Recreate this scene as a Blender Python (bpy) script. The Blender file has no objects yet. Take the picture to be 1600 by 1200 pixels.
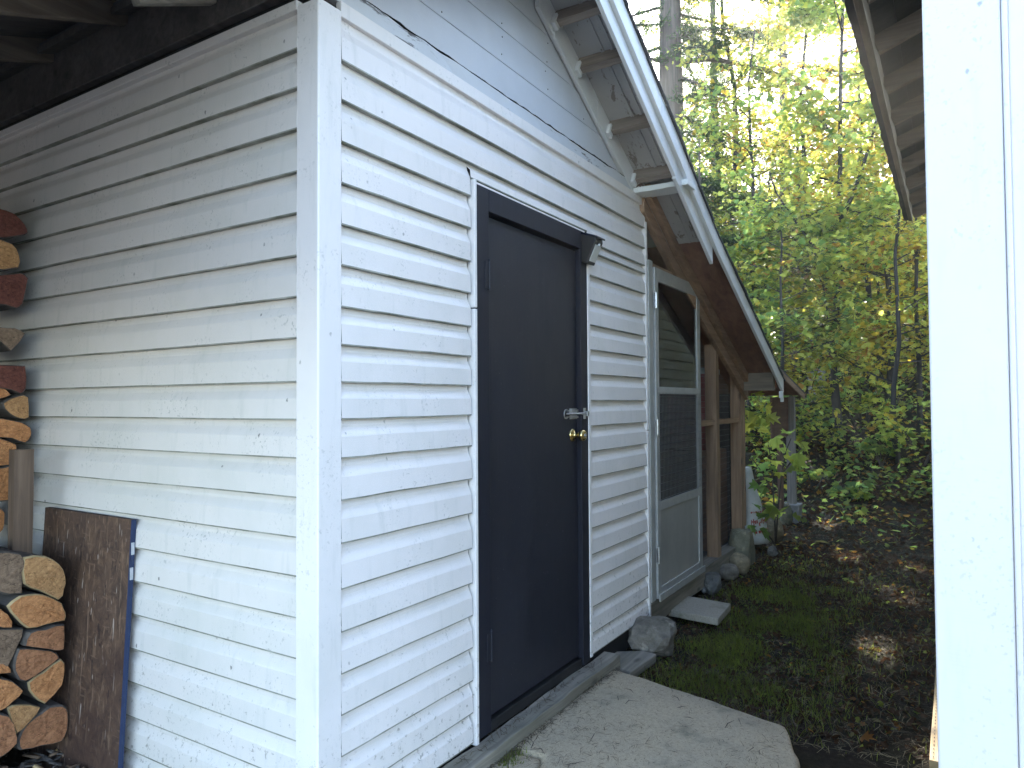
import bpy, math, random
import numpy as np
from mathutils import Vector, Matrix, noise as mnoise
random.seed(7); rng = np.random.default_rng(11)
SC = bpy.context.scene
COL = SC.collection

# ---------------------------------------------------------------- camera
CAM_Z = 1.38
CAM = Vector((0.0, -1.63, CAM_Z))
YAW = math.radians(31.9); PITCH = math.radians(1.5); ROLL = math.radians(0.35)
FPX = 1108.0
fw = Vector((math.cos(YAW)*math.cos(PITCH), math.sin(YAW)*math.cos(PITCH), math.sin(PITCH)))
rt = Vector((math.sin(YAW), -math.cos(YAW), 0.0))
up = rt.cross(fw)
rt2 = rt*math.cos(ROLL) - up*math.sin(ROLL)
up2 = up*math.cos(ROLL) + rt*math.sin(ROLL)
cd = bpy.data.cameras.new('camera'); cam = bpy.data.objects.new('camera', cd); COL.objects.link(cam)
cd.sensor_width = 36.0; cd.lens = FPX/1600*36.0; cd.clip_start = 0.05; cd.clip_end = 2000
M = Matrix.Identity(4)
for i in range(3):
    M[i][0] = rt2[i]; M[i][1] = up2[i]; M[i][2] = -fw[i]; M[i][3] = CAM[i]
cam.matrix_world = M
SC.camera = cam

# ---------------------------------------------------------------- sky, sun, exposure
SUN = Vector((1.0, 0.283, 0.585)).normalized()
w = bpy.data.worlds.new('World'); SC.world = w; w.use_nodes = True
nt = w.node_tree; nt.nodes.clear()
sky = nt.nodes.new('ShaderNodeTexSky'); sky.sky_type = 'NISHITA'; sky.sun_disc = False
sky.sun_elevation = math.asin(SUN.z); sky.sun_rotation = math.atan2(SUN.x, SUN.y)
sky.air_density = 1.0; sky.dust_density = 0.8; sky.ozone_density = 1.0
bg = nt.nodes.new('ShaderNodeBackground'); bg.inputs[1].default_value = 0.15
wo = nt.nodes.new('ShaderNodeOutputWorld')
nt.links.new(sky.outputs[0], bg.inputs[0]); nt.links.new(bg.outputs[0], wo.inputs[0])
sl = bpy.data.lights.new('sun', 'SUN'); so = bpy.data.objects.new('sun', sl); COL.objects.link(so)
sl.energy = 5.0; sl.angle = math.radians(0.5); sl.color = (1.0, 0.93, 0.80)
so.rotation_mode = 'QUATERNION'; so.rotation_quaternion = (-SUN).to_track_quat('-Z', 'Y'); so.location = (20, 5, 20)
SC.view_settings.view_transform = 'Standard'; SC.view_settings.look = 'None'
SC.view_settings.gamma = 1.0; SC.view_settings.use_curve_mapping = False
SC.view_settings.exposure = 2.98
SC.cycles.max_bounces = 10; SC.cycles.transparent_max_bounces = 24
SC.cycles.diffuse_bounces = 5; SC.cycles.transmission_bounces = 6

# ---------------------------------------------------------------- measuring helpers (photo survey -> metres)
def ray(u, v):
    return (fw + rt2*((u-800)/FPX) + up2*((600-v)/FPX))
def on_y(u, v, y):
    d = ray(u, v); k = (y-CAM.y)/d.y; return CAM + d*k
def on_x(u, v, x):
    d = ray(u, v); k = (x-CAM.x)/d.x; return CAM + d*k
def on_z(u, v, z):
    d = ray(u, v); k = (z-CAM.z)/d.z; return CAM + d*k
def at_s(u, v, s):
    return CAM + ray(u, v)*s
def hill(x, y=0.0):
    q = x-10.2
    h = 0.27*(math.sqrt(q*q+1.6)+q)/2
    q2 = x-23.0
    h -= 0.25*(math.sqrt(q2*q2+4)+q2)/2
    return h-0.085
def P(u, s):
    p = at_s(u, 626, s); return Vector((p.x, p.y, hill(p.x)))

# ---------------------------------------------------------------- mesh helpers
class MB:
    def __init__(s): s.v = []; s.f = []; s.m = []
    def add(s, verts, faces, m=0):
        b = len(s.v); s.v += [tuple(q) for q in verts]
        s.f += [tuple(i+b for i in f) for f in faces]; s.m += [m]*len(faces); return s
    def box(s, a, b, m=0, rot=None, piv=None):
        x0,y0,z0 = a; x1,y1,z1 = b
        vs = [Vector(q) for q in ((x0,y0,z0),(x1,y0,z0),(x1,y1,z0),(x0,y1,z0),(x0,y0,z1),(x1,y0,z1),(x1,y1,z1),(x0,y1,z1))]
        if rot is not None:
            pv = Vector(piv) if piv is not None else (Vector(a)+Vector(b))/2
            vs = [rot @ (q-pv) + pv for q in vs]
        return s.add(vs, [(0,3,2,1),(4,5,6,7),(0,1,5,4),(1,2,6,5),(2,3,7,6),(3,0,4,7)], m)
    def beam(s, p, q, wd, ht, upv=(0,0,1), m=0):
        p = Vector(p); q = Vector(q); d = (q-p).normalized(); sd = d.cross(Vector(upv)).normalized(); u = sd.cross(d)
        a = sd*wd/2; b = u*ht/2
        vs = [p-a-b, p+a-b, p+a+b, p-a+b, q-a-b, q+a-b, q+a+b, q-a+b]
        return s.add(vs, [(0,1,2,3),(7,6,5,4),(0,4,5,1),(1,5,6,2),(2,6,7,3),(3,7,4,0)], m)
    def tube(s, pts, rads, n=6, m=0, cap=True):
        pts = [Vector(p) for p in pts]; rings = []
        for i, p in enumerate(pts):
            d = (pts[min(i+1, len(pts)-1)]-pts[max(i-1, 0)]).normalized()
            a = d.orthogonal().normalized() if i == 0 else (a - d*a.dot(d)).normalized()
            b = d.cross(a)
            rings.append([p + (a*math.cos(2*math.pi*k/n)+b*math.sin(2*math.pi*k/n))*rads[i] for k in range(n)])
        vs = [q for r in rings for q in r]; fs = []
        for i in range(len(rings)-1):
            for k in range(n):
                k2 = (k+1) % n
                fs.append((i*n+k, i*n+k2, (i+1)*n+k2, (i+1)*n+k))
        if cap:
            fs.append(tuple(range(n-1, -1, -1))); fs.append(tuple((len(rings)-1)*n+k for k in range(n)))
        return s.add(vs, fs, m)
    def lathe(s, prof, c, axis, n=20, m=0):
        ax = Vector(axis).normalized(); a = ax.orthogonal().normalized(); b = ax.cross(a); c = Vector(c)
        vs = []; fs = []
        for r, h in prof:
            for k in range(n):
                t = 2*math.pi*k/n; vs.append(c+ax*h+(a*math.cos(t)+b*math.sin(t))*r)
        for i in range(len(prof)-1):
            for k in range(n):
                k2 = (k+1) % n; fs.append((i*n+k, i*n+k2, (i+1)*n+k2, (i+1)*n+k))
        fs.append(tuple(range(n-1, -1, -1))); fs.append(tuple((len(prof)-1)*n+k for k in range(n)))
        return s.add(vs, fs, m)
    def build(s, name, mats, parent=None, smooth=False, bevel=0, off=None):
        me = bpy.data.meshes.new(name)
        o0 = Vector(off) if off is not None else (parent_loc(parent) if parent else Vector((0,0,0)))
        me.from_pydata([tuple(Vector(q)-o0) for q in s.v], [], s.f)
        if not isinstance(mats, (list, tuple)): mats = [mats]
        for mt in mats: me.materials.append(mt)
        if len(mats) > 1: me.polygons.foreach_set('material_index', s.m)
        if smooth: me.polygons.foreach_set('use_smooth', [True]*len(me.polygons))
        me.update()
        o = bpy.data.objects.new(name, me); COL.objects.link(o)
        if parent: o.parent = parent
        else: o.location = o0
        if bevel:
            md = o.modifiers.new('bevel', 'BEVEL'); md.width = bevel; md.segments = 2; md.limit_method = 'ANGLE'
        return o
def parent_loc(p):
    r = Vector((0,0,0))
    while p is not None:
        r += p.location; p = p.parent
    return r
def thing(name, label, cat, loc, group=None):
    o = bpy.data.objects.new(name, None); COL.objects.link(o); o.location = loc; o.empty_display_size = 0.1
    return tag(o, label, cat, group)
def tag(o, label, cat, group=None):
    o['label'] = label; o['category'] = cat
    if group: o['group'] = group
    return o
def struct(o): o['kind'] = 'structure'; return o
def stuff(o): o['kind'] = 'stuff'; return o
def bx(name, a, b, mat, parent, bevel=0.003, rot=None, piv=None):
    return MB().box(a, b, 0, rot, piv).build(name, mat, parent, bevel=bevel)
def jbox(a, b, seg=8, jit=0.004, axis=0):
    """box cut into segments along one axis with slightly uneven faces: sawn lumber, not a perfect prism"""
    a = Vector(a); b = Vector(b); mb = MB(); vs = []
    o1, o2 = [k for k in range(3) if k != axis]
    for i in range(seg+1):
        t = a[axis]+(b[axis]-a[axis])*i/seg
        for (p, q) in ((a[o1], a[o2]), (b[o1], a[o2]), (b[o1], b[o2]), (a[o1], b[o2])):
            w_ = [0, 0, 0]; w_[axis] = t; w_[o1] = p+random.uniform(-jit, jit); w_[o2] = q+random.uniform(-jit, jit); vs.append(w_)
    fs = [(3, 2, 1, 0)]
    for i in range(seg):
        for k in range(4):
            fs.append((i*4+k, i*4+(k+1) % 4, (i+1)*4+(k+1) % 4, (i+1)*4+k))
    fs.append(tuple(seg*4+k for k in range(4)))
    return mb.add(vs, fs)
def npmesh(name, V, faces, mats, midx=None, parent=None, smooth=False):
    """faces: (F,k) int array"""
    V = np.asarray(V, dtype=np.float32)
    if parent: V = V-np.array(parent_loc(parent), dtype=np.float32)
    F, k = faces.shape
    me = bpy.data.meshes.new(name)
    me.vertices.add(len(V)); me.vertices.foreach_set('co', V.ravel())
    me.loops.add(F*k); me.loops.foreach_set('vertex_index', faces.astype(np.int32).ravel())
    me.polygons.add(F); me.polygons.foreach_set('loop_start', (np.arange(F)*k).astype(np.int32))
    for mt in (mats if isinstance(mats, (list, tuple)) else [mats]): me.materials.append(mt)
    if midx is not None: me.polygons.foreach_set('material_index', np.asarray(midx, dtype=np.int32))
    me.update(calc_edges=True); me.validate()
    o = bpy.data.objects.new(name, me); COL.objects.link(o)
    if parent: o.parent = parent
    return o
def copyobj(o, parent=None):
    c = o.copy(); COL.objects.link(c)
    if parent: c.parent = parent
    return c

# ---------------------------------------------------------------- materials
def newmat(name):
    m = bpy.data.materials.new(name); m.use_nodes = True; n = m.node_tree; n.nodes.clear()
    out = n.nodes.new('ShaderNodeOutputMaterial'); b = n.nodes.new('ShaderNodeBsdfPrincipled')
    n.links.new(b.outputs[0], out.inputs[0]); return m, n, b, out
def coords(n, scale=(1,1,1), rnd=True):
    tc = n.nodes.new('ShaderNodeTexCoord'); mp = n.nodes.new('ShaderNodeMapping'); mp.inputs['Scale'].default_value = scale
    if rnd:
        oi = n.nodes.new('ShaderNodeObjectInfo'); mul = n.nodes.new('ShaderNodeVectorMath'); mul.operation = 'MULTIPLY_ADD'
        cb = n.nodes.new('ShaderNodeCombineXYZ')
        for k in range(3): n.links.new(oi.outputs['Random'], cb.inputs[k])
        mul.inputs[1].default_value = (37.0, 53.0, 71.0)
        n.links.new(cb.outputs[0], mul.inputs[0]); n.links.new(tc.outputs['Object'], mul.inputs[2])
        n.links.new(mul.outputs[0], mp.inputs['Vector'])
    else: n.links.new(tc.outputs['Object'], mp.inputs['Vector'])
    return mp.outputs[0]
def nz(n, vec, scale, detail=4, rough=0.6, dist=0.0):
    t = n.nodes.new('ShaderNodeTexNoise'); t.inputs['Scale'].default_value = scale; t.inputs['Detail'].default_value = detail
    t.inputs['Roughness'].default_value = rough; t.inputs['Distortion'].default_value = dist
    n.links.new(vec, t.inputs['Vector']); return t.outputs['Fac']
def ramp(n, fac, stops):
    r = n.nodes.new('ShaderNodeValToRGB'); n.links.new(fac, r.inputs[0]); e = r.color_ramp.elements
    while len(e) < len(stops): e.new(0.5)
    for i, (p, c) in enumerate(stops):
        e[i].position = p; e[i].color = (c, c, c, 1) if isinstance(c, (int, float)) else (*c, 1)
    return r.outputs[0]
def mixc(n, fac, a, b, mode='MIX'):
    m = n.nodes.new('ShaderNodeMix'); m.data_type = 'RGBA'; m.blend_type = mode
    for key, x in ((0, fac), (6, a), (7, b)):
        if isinstance(x, (int, float)): m.inputs[key].default_value = x
        elif isinstance(x, tuple): m.inputs[key].default_value = (*x, 1)
        else: n.links.new(x, m.inputs[key])
    return m.outputs[2]
def bump(n, b, h, strength=0.3, dist=0.01):
    t = n.nodes.new('ShaderNodeBump'); t.inputs['Strength'].default_value = strength; t.inputs['Distance'].default_value = dist
    n.links.new(h, t.inputs['Height']); n.links.new(t.outputs[0], b.inputs['Normal'])
def simple(name, c, rough=0.5, metal=0.0, var=0.25, sc=20.0, bmp=0.15, vec=(1,1,1), c2=None, spec=None):
    m, n, b, o = newmat(name); v = coords(n, vec)
    f = nz(n, v, sc, 5, 0.65)
    c2 = c2 or tuple(x*(1-var) for x in c)
    n.links.new(ramp(n, f, [(0.3, c2), (0.7, c)]), b.inputs['Base Color'])
    b.inputs['Roughness'].default_value = rough; b.inputs['Metallic'].default_value = metal
    if spec is not None: b.inputs['Specular IOR Level'].default_value = spec
    if bmp: bump(n, b, f, bmp, 0.004)
    return m
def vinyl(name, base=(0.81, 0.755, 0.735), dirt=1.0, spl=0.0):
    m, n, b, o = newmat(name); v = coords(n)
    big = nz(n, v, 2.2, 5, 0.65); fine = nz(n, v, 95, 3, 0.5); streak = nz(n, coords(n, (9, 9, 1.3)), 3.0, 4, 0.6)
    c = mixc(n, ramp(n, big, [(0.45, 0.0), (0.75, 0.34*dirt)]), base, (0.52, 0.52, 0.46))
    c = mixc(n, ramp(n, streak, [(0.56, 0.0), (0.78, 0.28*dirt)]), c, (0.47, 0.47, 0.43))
    spk = n.nodes.new('ShaderNodeMath'); spk.operation = 'MULTIPLY'
    n.links.new(ramp(n, fine, [(0.60-0.02*spl, 0.0), (0.67-0.02*spl, 0.38*dirt)]), spk.inputs[0])
    n.links.new(ramp(n, nz(n, v, 5.0, 4, 0.7), [(0.48, 0.0), (0.66, 1.0)]), spk.inputs[1])
    c = mixc(n, spk.outputs[0], c, (0.20, 0.20, 0.18))
    # sparse fly specks and bits of debris
    vo = n.nodes.new('ShaderNodeTexVoronoi'); vo.inputs['Scale'].default_value = 13.0; n.links.new(coords(n, (1.0, 1.0, 0.75)), vo.inputs['Vector'])
    dd = n.nodes.new('ShaderNodeMath'); dd.operation = 'MULTIPLY_ADD'; n.links.new(fine, dd.inputs[0]); dd.inputs[1].default_value = 0.16
    n.links.new(vo.outputs['Distance'], dd.inputs[2])
    sp2 = n.nodes.new('ShaderNodeMath'); sp2.operation = 'MULTIPLY'
    n.links.new(ramp(n, dd.outputs[0], [(0.110+0.02*spl, min(1, 0.6*dirt)), (0.150+0.02*spl, 0.0)]), sp2.inputs[0])
    n.links.new(ramp(n, nz(n, v, 3.1, 3, 0.6), [(0.46-0.05*spl, 0.0), (0.58, 1.0)]), sp2.inputs[1])
    c = mixc(n, sp2.outputs[0], c, (0.07, 0.06, 0.05))
    tcz = n.nodes.new('ShaderNodeTexCoord'); spz = n.nodes.new('ShaderNodeSeparateXYZ'); n.links.new(tcz.outputs['Object'], spz.inputs[0])
    mud = n.nodes.new('ShaderNodeMath'); mud.operation = 'MULTIPLY_ADD'; n.links.new(spz.outputs[2], mud.inputs[0]); mud.inputs[1].default_value = -0.22
    n.links.new(nz(n, v, 42, 5, 0.75), mud.inputs[2])
    c = mixc(n, ramp(n, mud.outputs[0], [(0.535, 0.0), (0.60, 0.65)]), c, (0.20, 0.17, 0.13))
    n.links.new(c, b.inputs['Base Color']); b.inputs['Roughness'].default_value = 0.42
    h = nz(n, coords(n, (1, 1, 14)), 14, 4, 0.6); bump(n, b, h, 0.06, 0.003)
    return m
def wood(name, c1, c2, axis=0, scale=1.0, rough=0.75, knots=True, bmp=0.35, stain=None):
    m, n, b, o = newmat(name)
    s = [34*scale]*3; s[axis] = 1.5*scale
    v = coords(n, tuple(s)); g = nz(n, v, 1.0, 6, 0.65, 0.6)
    c = ramp(n, g, [(0.28, c1), (0.5, tuple((p+q)/2 for p, q in zip(c1, c2))), (0.72, c2)])
    s2 = [6*scale]*3; s2[axis] = 1.2*scale
    c = mixc(n, ramp(n, nz(n, coords(n, tuple(s2)), 1.0, 4, 0.6), [(0.42, 0.0), (0.72, 0.6)]), c, stain or tuple(x*0.45 for x in c1))
    if knots:
        s3 = [7.0]*3; s3[axis] = 3.0
        vo = n.nodes.new('ShaderNodeTexVoronoi'); vo.inputs['Scale'].default_value = 1.0
        n.links.new(coords(n, tuple(s3)), vo.inputs['Vector'])
        c = mixc(n, ramp(n, vo.outputs['Distance'], [(0.06, 0.75), (0.16, 0.0)]), c, tuple(x*0.3 for x in c1))
    n.links.new(c, b.inputs['Base Color']); b.inputs['Roughness'].default_value = rough
    bump(n, b, g, bmp, 0.004); return m
def peel(name, paint, under, amount=0.5, axis=0):
    m, n, b, o = newmat(name)
    s = [16]*3; s[axis] = 2.5
    f = nz(n, coords(n, tuple(s)), 1.0, 6, 0.7, 0.4); f2 = nz(n, coords(n), 3.0, 4, 0.6)
    a = ramp(n, f, [(amount, 0.0), (amount+0.04, 1.0)])
    c = mixc(n, ramp(n, f2, [(0.4, 0.0), (0.75, 0.35)]), paint, tuple(x*0.72 for x in paint))
    c = mixc(n, a, c, under)
    n.links.new(c, b.inputs['Base Color']); b.inputs['Roughness'].default_value = 0.6
    bump(n, b, f, 0.25, 0.003); return m

M_VIN = vinyl('white_vinyl', dirt=0.95, spl=0.0); M_VIN_CLEAN = vinyl('white_vinyl_trim', (0.82, 0.77, 0.75), 0.85)
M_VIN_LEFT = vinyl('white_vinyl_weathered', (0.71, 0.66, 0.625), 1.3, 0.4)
M_HPOST = vinyl('white_painted_trim', (0.69, 0.645, 0.64), 0.8)
M_LAP_SHADE_GRIME = simple('lap_shade_grime', (0.42, 0.41, 0.36), 0.8, 0, 0.5, 7, 0.1, c2=(0.11, 0.115, 0.075))  # siding lip tone: grime plus the shade line under each lap, painted in
M_HSIDE = vinyl('tan_side_siding', (0.17, 0.155, 0.095), 0.8)
M_GABLE = peel('gable_paint', (0.60, 0.61, 0.65), (0.40, 0.40, 0.42), 0.70)
M_GTRIM = peel('white_barge_paint', (0.74, 0.74, 0.74), (0.30, 0.28, 0.25), 0.69)
M_BAND = peel('peeling_band_paint', (0.62, 0.63, 0.66), (0.12, 0.11, 0.11), 0.57)
M_STRUT = peel('worn_white_paint', (0.76, 0.77, 0.75), (0.28, 0.27, 0.24), 0.60, 1)
M_SOFFIT = peel('soffit_grey_paint', (0.42, 0.41, 0.40), (0.20, 0.17, 0.15), 0.58)
M_LOOK = wood('bare_grey_lumber', (0.17, 0.13, 0.105), (0.36, 0.30, 0.25), 1)
M_LUM_X = wood('brown_lumber', (0.20, 0.115, 0.068), (0.46, 0.29, 0.18), 0)
M_LUM_Y = wood('brown_lumber_joist', (0.14, 0.075, 0.042), (0.33, 0.19, 0.11), 1)
M_LUM_Z = wood('brown_lumber_post', (0.21, 0.125, 0.075), (0.48, 0.31, 0.19), 2)
M_PLY = wood('plywood_brown', (0.15, 0.072, 0.046), (0.34, 0.18, 0.115), 0, 0.5, knots=False)
M_GREYWOOD = wood('weathered_grey_wood', (0.13, 0.115, 0.095), (0.34, 0.30, 0.25), 0, 1.0, stain=(0.07, 0.075, 0.04))
M_GREYWOOD_Y = wood('weathered_beam', (0.15, 0.12, 0.09), (0.34, 0.28, 0.21), 1)
M_GREYWOOD_Z = wood('weathered_post', (0.16, 0.14, 0.125), (0.36, 0.33, 0.30), 2)
M_TREATED = wood('treated_timber', (0.36, 0.24, 0.11), (0.58, 0.42, 0.22), 0)
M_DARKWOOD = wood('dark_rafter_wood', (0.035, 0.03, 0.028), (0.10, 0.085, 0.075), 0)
M_HRAFT = wood('house_rafter_wood', (0.075, 0.052, 0.038), (0.19, 0.135, 0.095), 1)
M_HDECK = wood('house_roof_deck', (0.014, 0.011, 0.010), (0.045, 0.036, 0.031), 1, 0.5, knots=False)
M_HFASC = wood('house_fascia_wood', (0.10, 0.072, 0.05), (0.22, 0.17, 0.125), 0)
def door_mat():
    m, n, b, o = newmat('charcoal_door_paint'); v = coords(n, rnd=False)
    f = nz(n, coords(n, (1, 1, 0.4), False), 3.0, 5, 0.65); st = nz(n, coords(n, (60, 60, 2.5), False), 1.0, 4, 0.6)
    c = ramp(n, f, [(0.3, (0.0125, 0.0135, 0.021)), (0.7, (0.0185, 0.0195, 0.029))])
    c = mixc(n, ramp(n, st, [(0.55, 0.0), (0.8, 0.35)]), c, (0.030, 0.031, 0.040))
    c = mixc(n, ramp(n, nz(n, v, 120, 2, 0.5), [(0.745, 0.0), (0.765, 0.6)]), c, (0.16, 0.16, 0.17))
    sc = nz(n, coords(n, (16, 16, 55), False), 1.0, 2, 0.4, 1.5)
    c = mixc(n, ramp(n, sc, [(0.77, 0.0), (0.80, 0.35)]), c, (0.10, 0.10, 0.11))
    n.links.new(c, b.inputs['Base Color']); b.inputs['Specular IOR Level'].default_value = 0.35
    n.links.new(ramp(n, f, [(0.3, 0.42), (0.7, 0.62)]), b.inputs['Roughness']); bump(n, b, st, 0.12, 0.002); return m
M_DOOR = door_mat()
M_FRAME = simple('charcoal_frame_paint', (0.0155, 0.0165, 0.0255), 0.55, 0, 0.2, 30.0, 0.12, (1, 1, 0.15), spec=0.25)
M_BLACK = simple('black_plastic', (0.012, 0.012, 0.014), 0.38, 0, 0.2, 40, 0.04)
M_LED = simple('frosted_led_cover', (0.62, 0.62, 0.60), 0.25, 0, 0.12, 18, 0.0)
M_SOLAR = simple('solar_cells', (0.01, 0.012, 0.03), 0.15, 0, 0.3, 9, 0.0)
M_BRASS = simple('polished_brass', (0.72, 0.55, 0.24), 0.16, 1.0, 0.25, 8, 0.0)
M_ZINC = simple('zinc_steel', (0.55, 0.56, 0.58), 0.35, 1.0, 0.3, 60, 0.1)
M_ALU = simple('weathered_aluminium', (0.46, 0.455, 0.44), 0.5, 0.3, 0.25, 14, 0.05)
M_KICK = simple('aluminium_kick_panel', (0.41, 0.40, 0.375), 0.5, 0.3, 0.25, 5, 0.06, (1, 1, 0.5))
M_WIRE = simple('galvanised_wire', (0.22, 0.22, 0.22), 0.5, 0.7, 0.3, 60, 0.0)
M_SHINGLE = simple('grey_shingle', (0.075, 0.075, 0.08), 0.9, 0, 0.45, 90, 0.4)
M_DRIP = simple('dark_drip_edge', (0.018, 0.017, 0.02), 0.7, 0, 0.3, 50, 0.2)
M_GAP = simple('tar_paper', (0.012, 0.011, 0.011), 0.9, 0, 0.3, 30, 0.2)
M_PIER = simple('grey_concrete_block', (0.34, 0.33, 0.31), 0.9, 0, 0.3, 25, 0.35)
M_BAG = simple('white_woven_bag', (0.62, 0.62, 0.60), 0.55, 0, 0.15, 40, 0.2)
M_RED = simple('red_print', (0.42, 0.07, 0.04), 0.6, 0, 0.3, 30, 0.05)
M_REDBIN = simple('red_plastic', (0.30, 0.025, 0.035), 0.4, 0, 0.25, 12, 0.03)
M_BLUE = simple('dark_blue_plastic', (0.012, 0.02, 0.06), 0.4, 0, 0.25, 12, 0.05)
M_BLUEEDGE = simple('blue_edge_paint', (0.018, 0.034, 0.095), 0.7, 0, 0.35, 30, 0.2)
M_PAPER = simple('white_sticker', (0.55, 0.56, 0.58), 0.6, 0, 0.3, 60, 0.0)

def glass_mat():
    m, n, b, out = newmat('door_glass'); n.nodes.remove(b)
    tr = n.nodes.new('ShaderNodeBsdfTransparent'); tr.inputs[0].default_value = (0.62, 0.63, 0.62, 1)
    gl = n.nodes.new('ShaderNodeBsdfGlossy'); gl.inputs['Roughness'].default_value = 0.015
    fr = n.nodes.new('ShaderNodeFresnel'); fr.inputs[0].default_value = 1.5
    mx = n.nodes.new('ShaderNodeMixShader'); n.links.new(fr.outputs[0], mx.inputs[0]); n.links.new(tr.outputs[0], mx.inputs[1]); n.links.new(gl.outputs[0], mx.inputs[2])
    n.links.new(mx.outputs[0], out.inputs[0]); return m
M_GLASS = glass_mat()
def screen_mat():
    m, n, b, out = newmat('insect_screen'); n.nodes.remove(b)
    tr = n.nodes.new('ShaderNodeBsdfTransparent'); df = n.nodes.new('ShaderNodeBsdfDiffuse')
    n.links.new(ramp(n, nz(n, coords(n), 7, 5, 0.7), [(0.3, (0.05, 0.048, 0.045)), (0.7, (0.12, 0.115, 0.105))]), df.inputs[0])
    mx = n.nodes.new('ShaderNodeMixShader'); mx.inputs[0].default_value = 0.55
    n.links.new(tr.outputs[0], mx.inputs[1]); n.links.new(df.outputs[0], mx.inputs[2]); n.links.new(mx.outputs[0], out.inputs[0]); return m
M_SCREEN = screen_mat()

def leafmat(name, c, t, rough=0.5):
    m, n, b, out = newmat(name)
    v = coords(n); f = nz(n, v, 2.5, 3, 0.6); f2 = nz(n, v, 40, 2, 0.5)
    k = ramp(n, f, [(0.3, 0.72), (0.7, 1.15)])
    cc = mixc(n, 1.0, mixc(n, ramp(n, f2, [(0.3, 0.0), (0.8, 0.35)]), c, tuple(x*0.6 for x in c)), k, 'MULTIPLY')
    n.links.new(cc, b.inputs['Base Color']); b.inputs['Roughness'].default_value = rough; b.inputs['Specular IOR Level'].default_value = 0.3
    tl = n.nodes.new('ShaderNodeBsdfTranslucent'); n.links.new(mixc(n, 1.0, t, k, 'MULTIPLY'), tl.inputs[0])
    mx = n.nodes.new('ShaderNodeMixShader'); mx.inputs[0].default_value = 0.64
    n.links.new(b.outputs[0], mx.inputs[1]); n.links.new(tl.outputs[0], mx.inputs[2]); n.links.new(mx.outputs[0], out.inputs[0])
    return m
L_GREEN = leafmat('leaf_green', (0.070, 0.115, 0.032), (0.60, 0.72, 0.15))
L_DEEP = leafmat('leaf_deep_green', (0.045, 0.085, 0.034), (0.30, 0.46, 0.12))
L_LIME = leafmat('leaf_yellow_green', (0.115, 0.14, 0.03), (0.80, 0.80, 0.15))
L_YEL = leafmat('leaf_yellow', (0.22, 0.17, 0.025), (0.85, 0.66, 0.09))
L_ORG = leafmat('leaf_orange_brown', (0.16, 0.075, 0.025), (0.62, 0.32, 0.07))
L_BRN = leafmat('leaf_brown', (0.10, 0.058, 0.033), (0.08, 0.04, 0.02), 0.7)
L_PALE = leafmat('leaf_pale', (0.24, 0.22, 0.10), (0.2, 0.18, 0.06))
L_NEED = leafmat('conifer_needles', (0.028, 0.058, 0.03), (0.10, 0.16, 0.05))
L_NEED2 = leafmat('conifer_needles_light', (0.055, 0.085, 0.03), (0.22, 0.30, 0.07))
L_GRASS = leafmat('grass_blade', (0.125, 0.16, 0.028), (0.34, 0.42, 0.07))
L_MOSS = leafmat('moss_green', (0.125, 0.14, 0.028), (0.16, 0.19, 0.035), 0.8)
L_GRASS2 = leafmat('grass_blade_dry', (0.20, 0.18, 0.07), (0.14, 0.12, 0.04))
LEAFM = [L_GREEN, L_DEEP, L_LIME, L_YEL, L_ORG]
M_BARK = wood('conifer_bark', (0.07, 0.055, 0.045), (0.21, 0.17, 0.14), 2, 0.55, 0.95, False, 0.9)
M_BARKD = wood('dark_maple_bark', (0.022, 0.018, 0.016), (0.065, 0.055, 0.048), 2, 0.8, 0.95, False, 0.6)
M_SNAG = wood('pale_dead_bark', (0.24, 0.23, 0.22), (0.62, 0.60, 0.57), 0, 0.35, 0.9, False, 0.6, stain=(0.06, 0.06, 0.055))
M_TWIG = simple('twig_bark', (0.085, 0.065, 0.05), 0.9, 0, 0.4, 30, 0.3)
M_NEEDLE = simple('fallen_needles', (0.10, 0.075, 0.045), 0.9, 0, 0.5, 8, 0)
M_STRAW = simple('dry_straw', (0.30, 0.24, 0.14), 0.85, 0, 0.5, 8, 0)
M_DEBRIS = simple('dark_debris', (0.03, 0.025, 0.02), 0.9, 0, 0.5, 8, 0)

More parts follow.
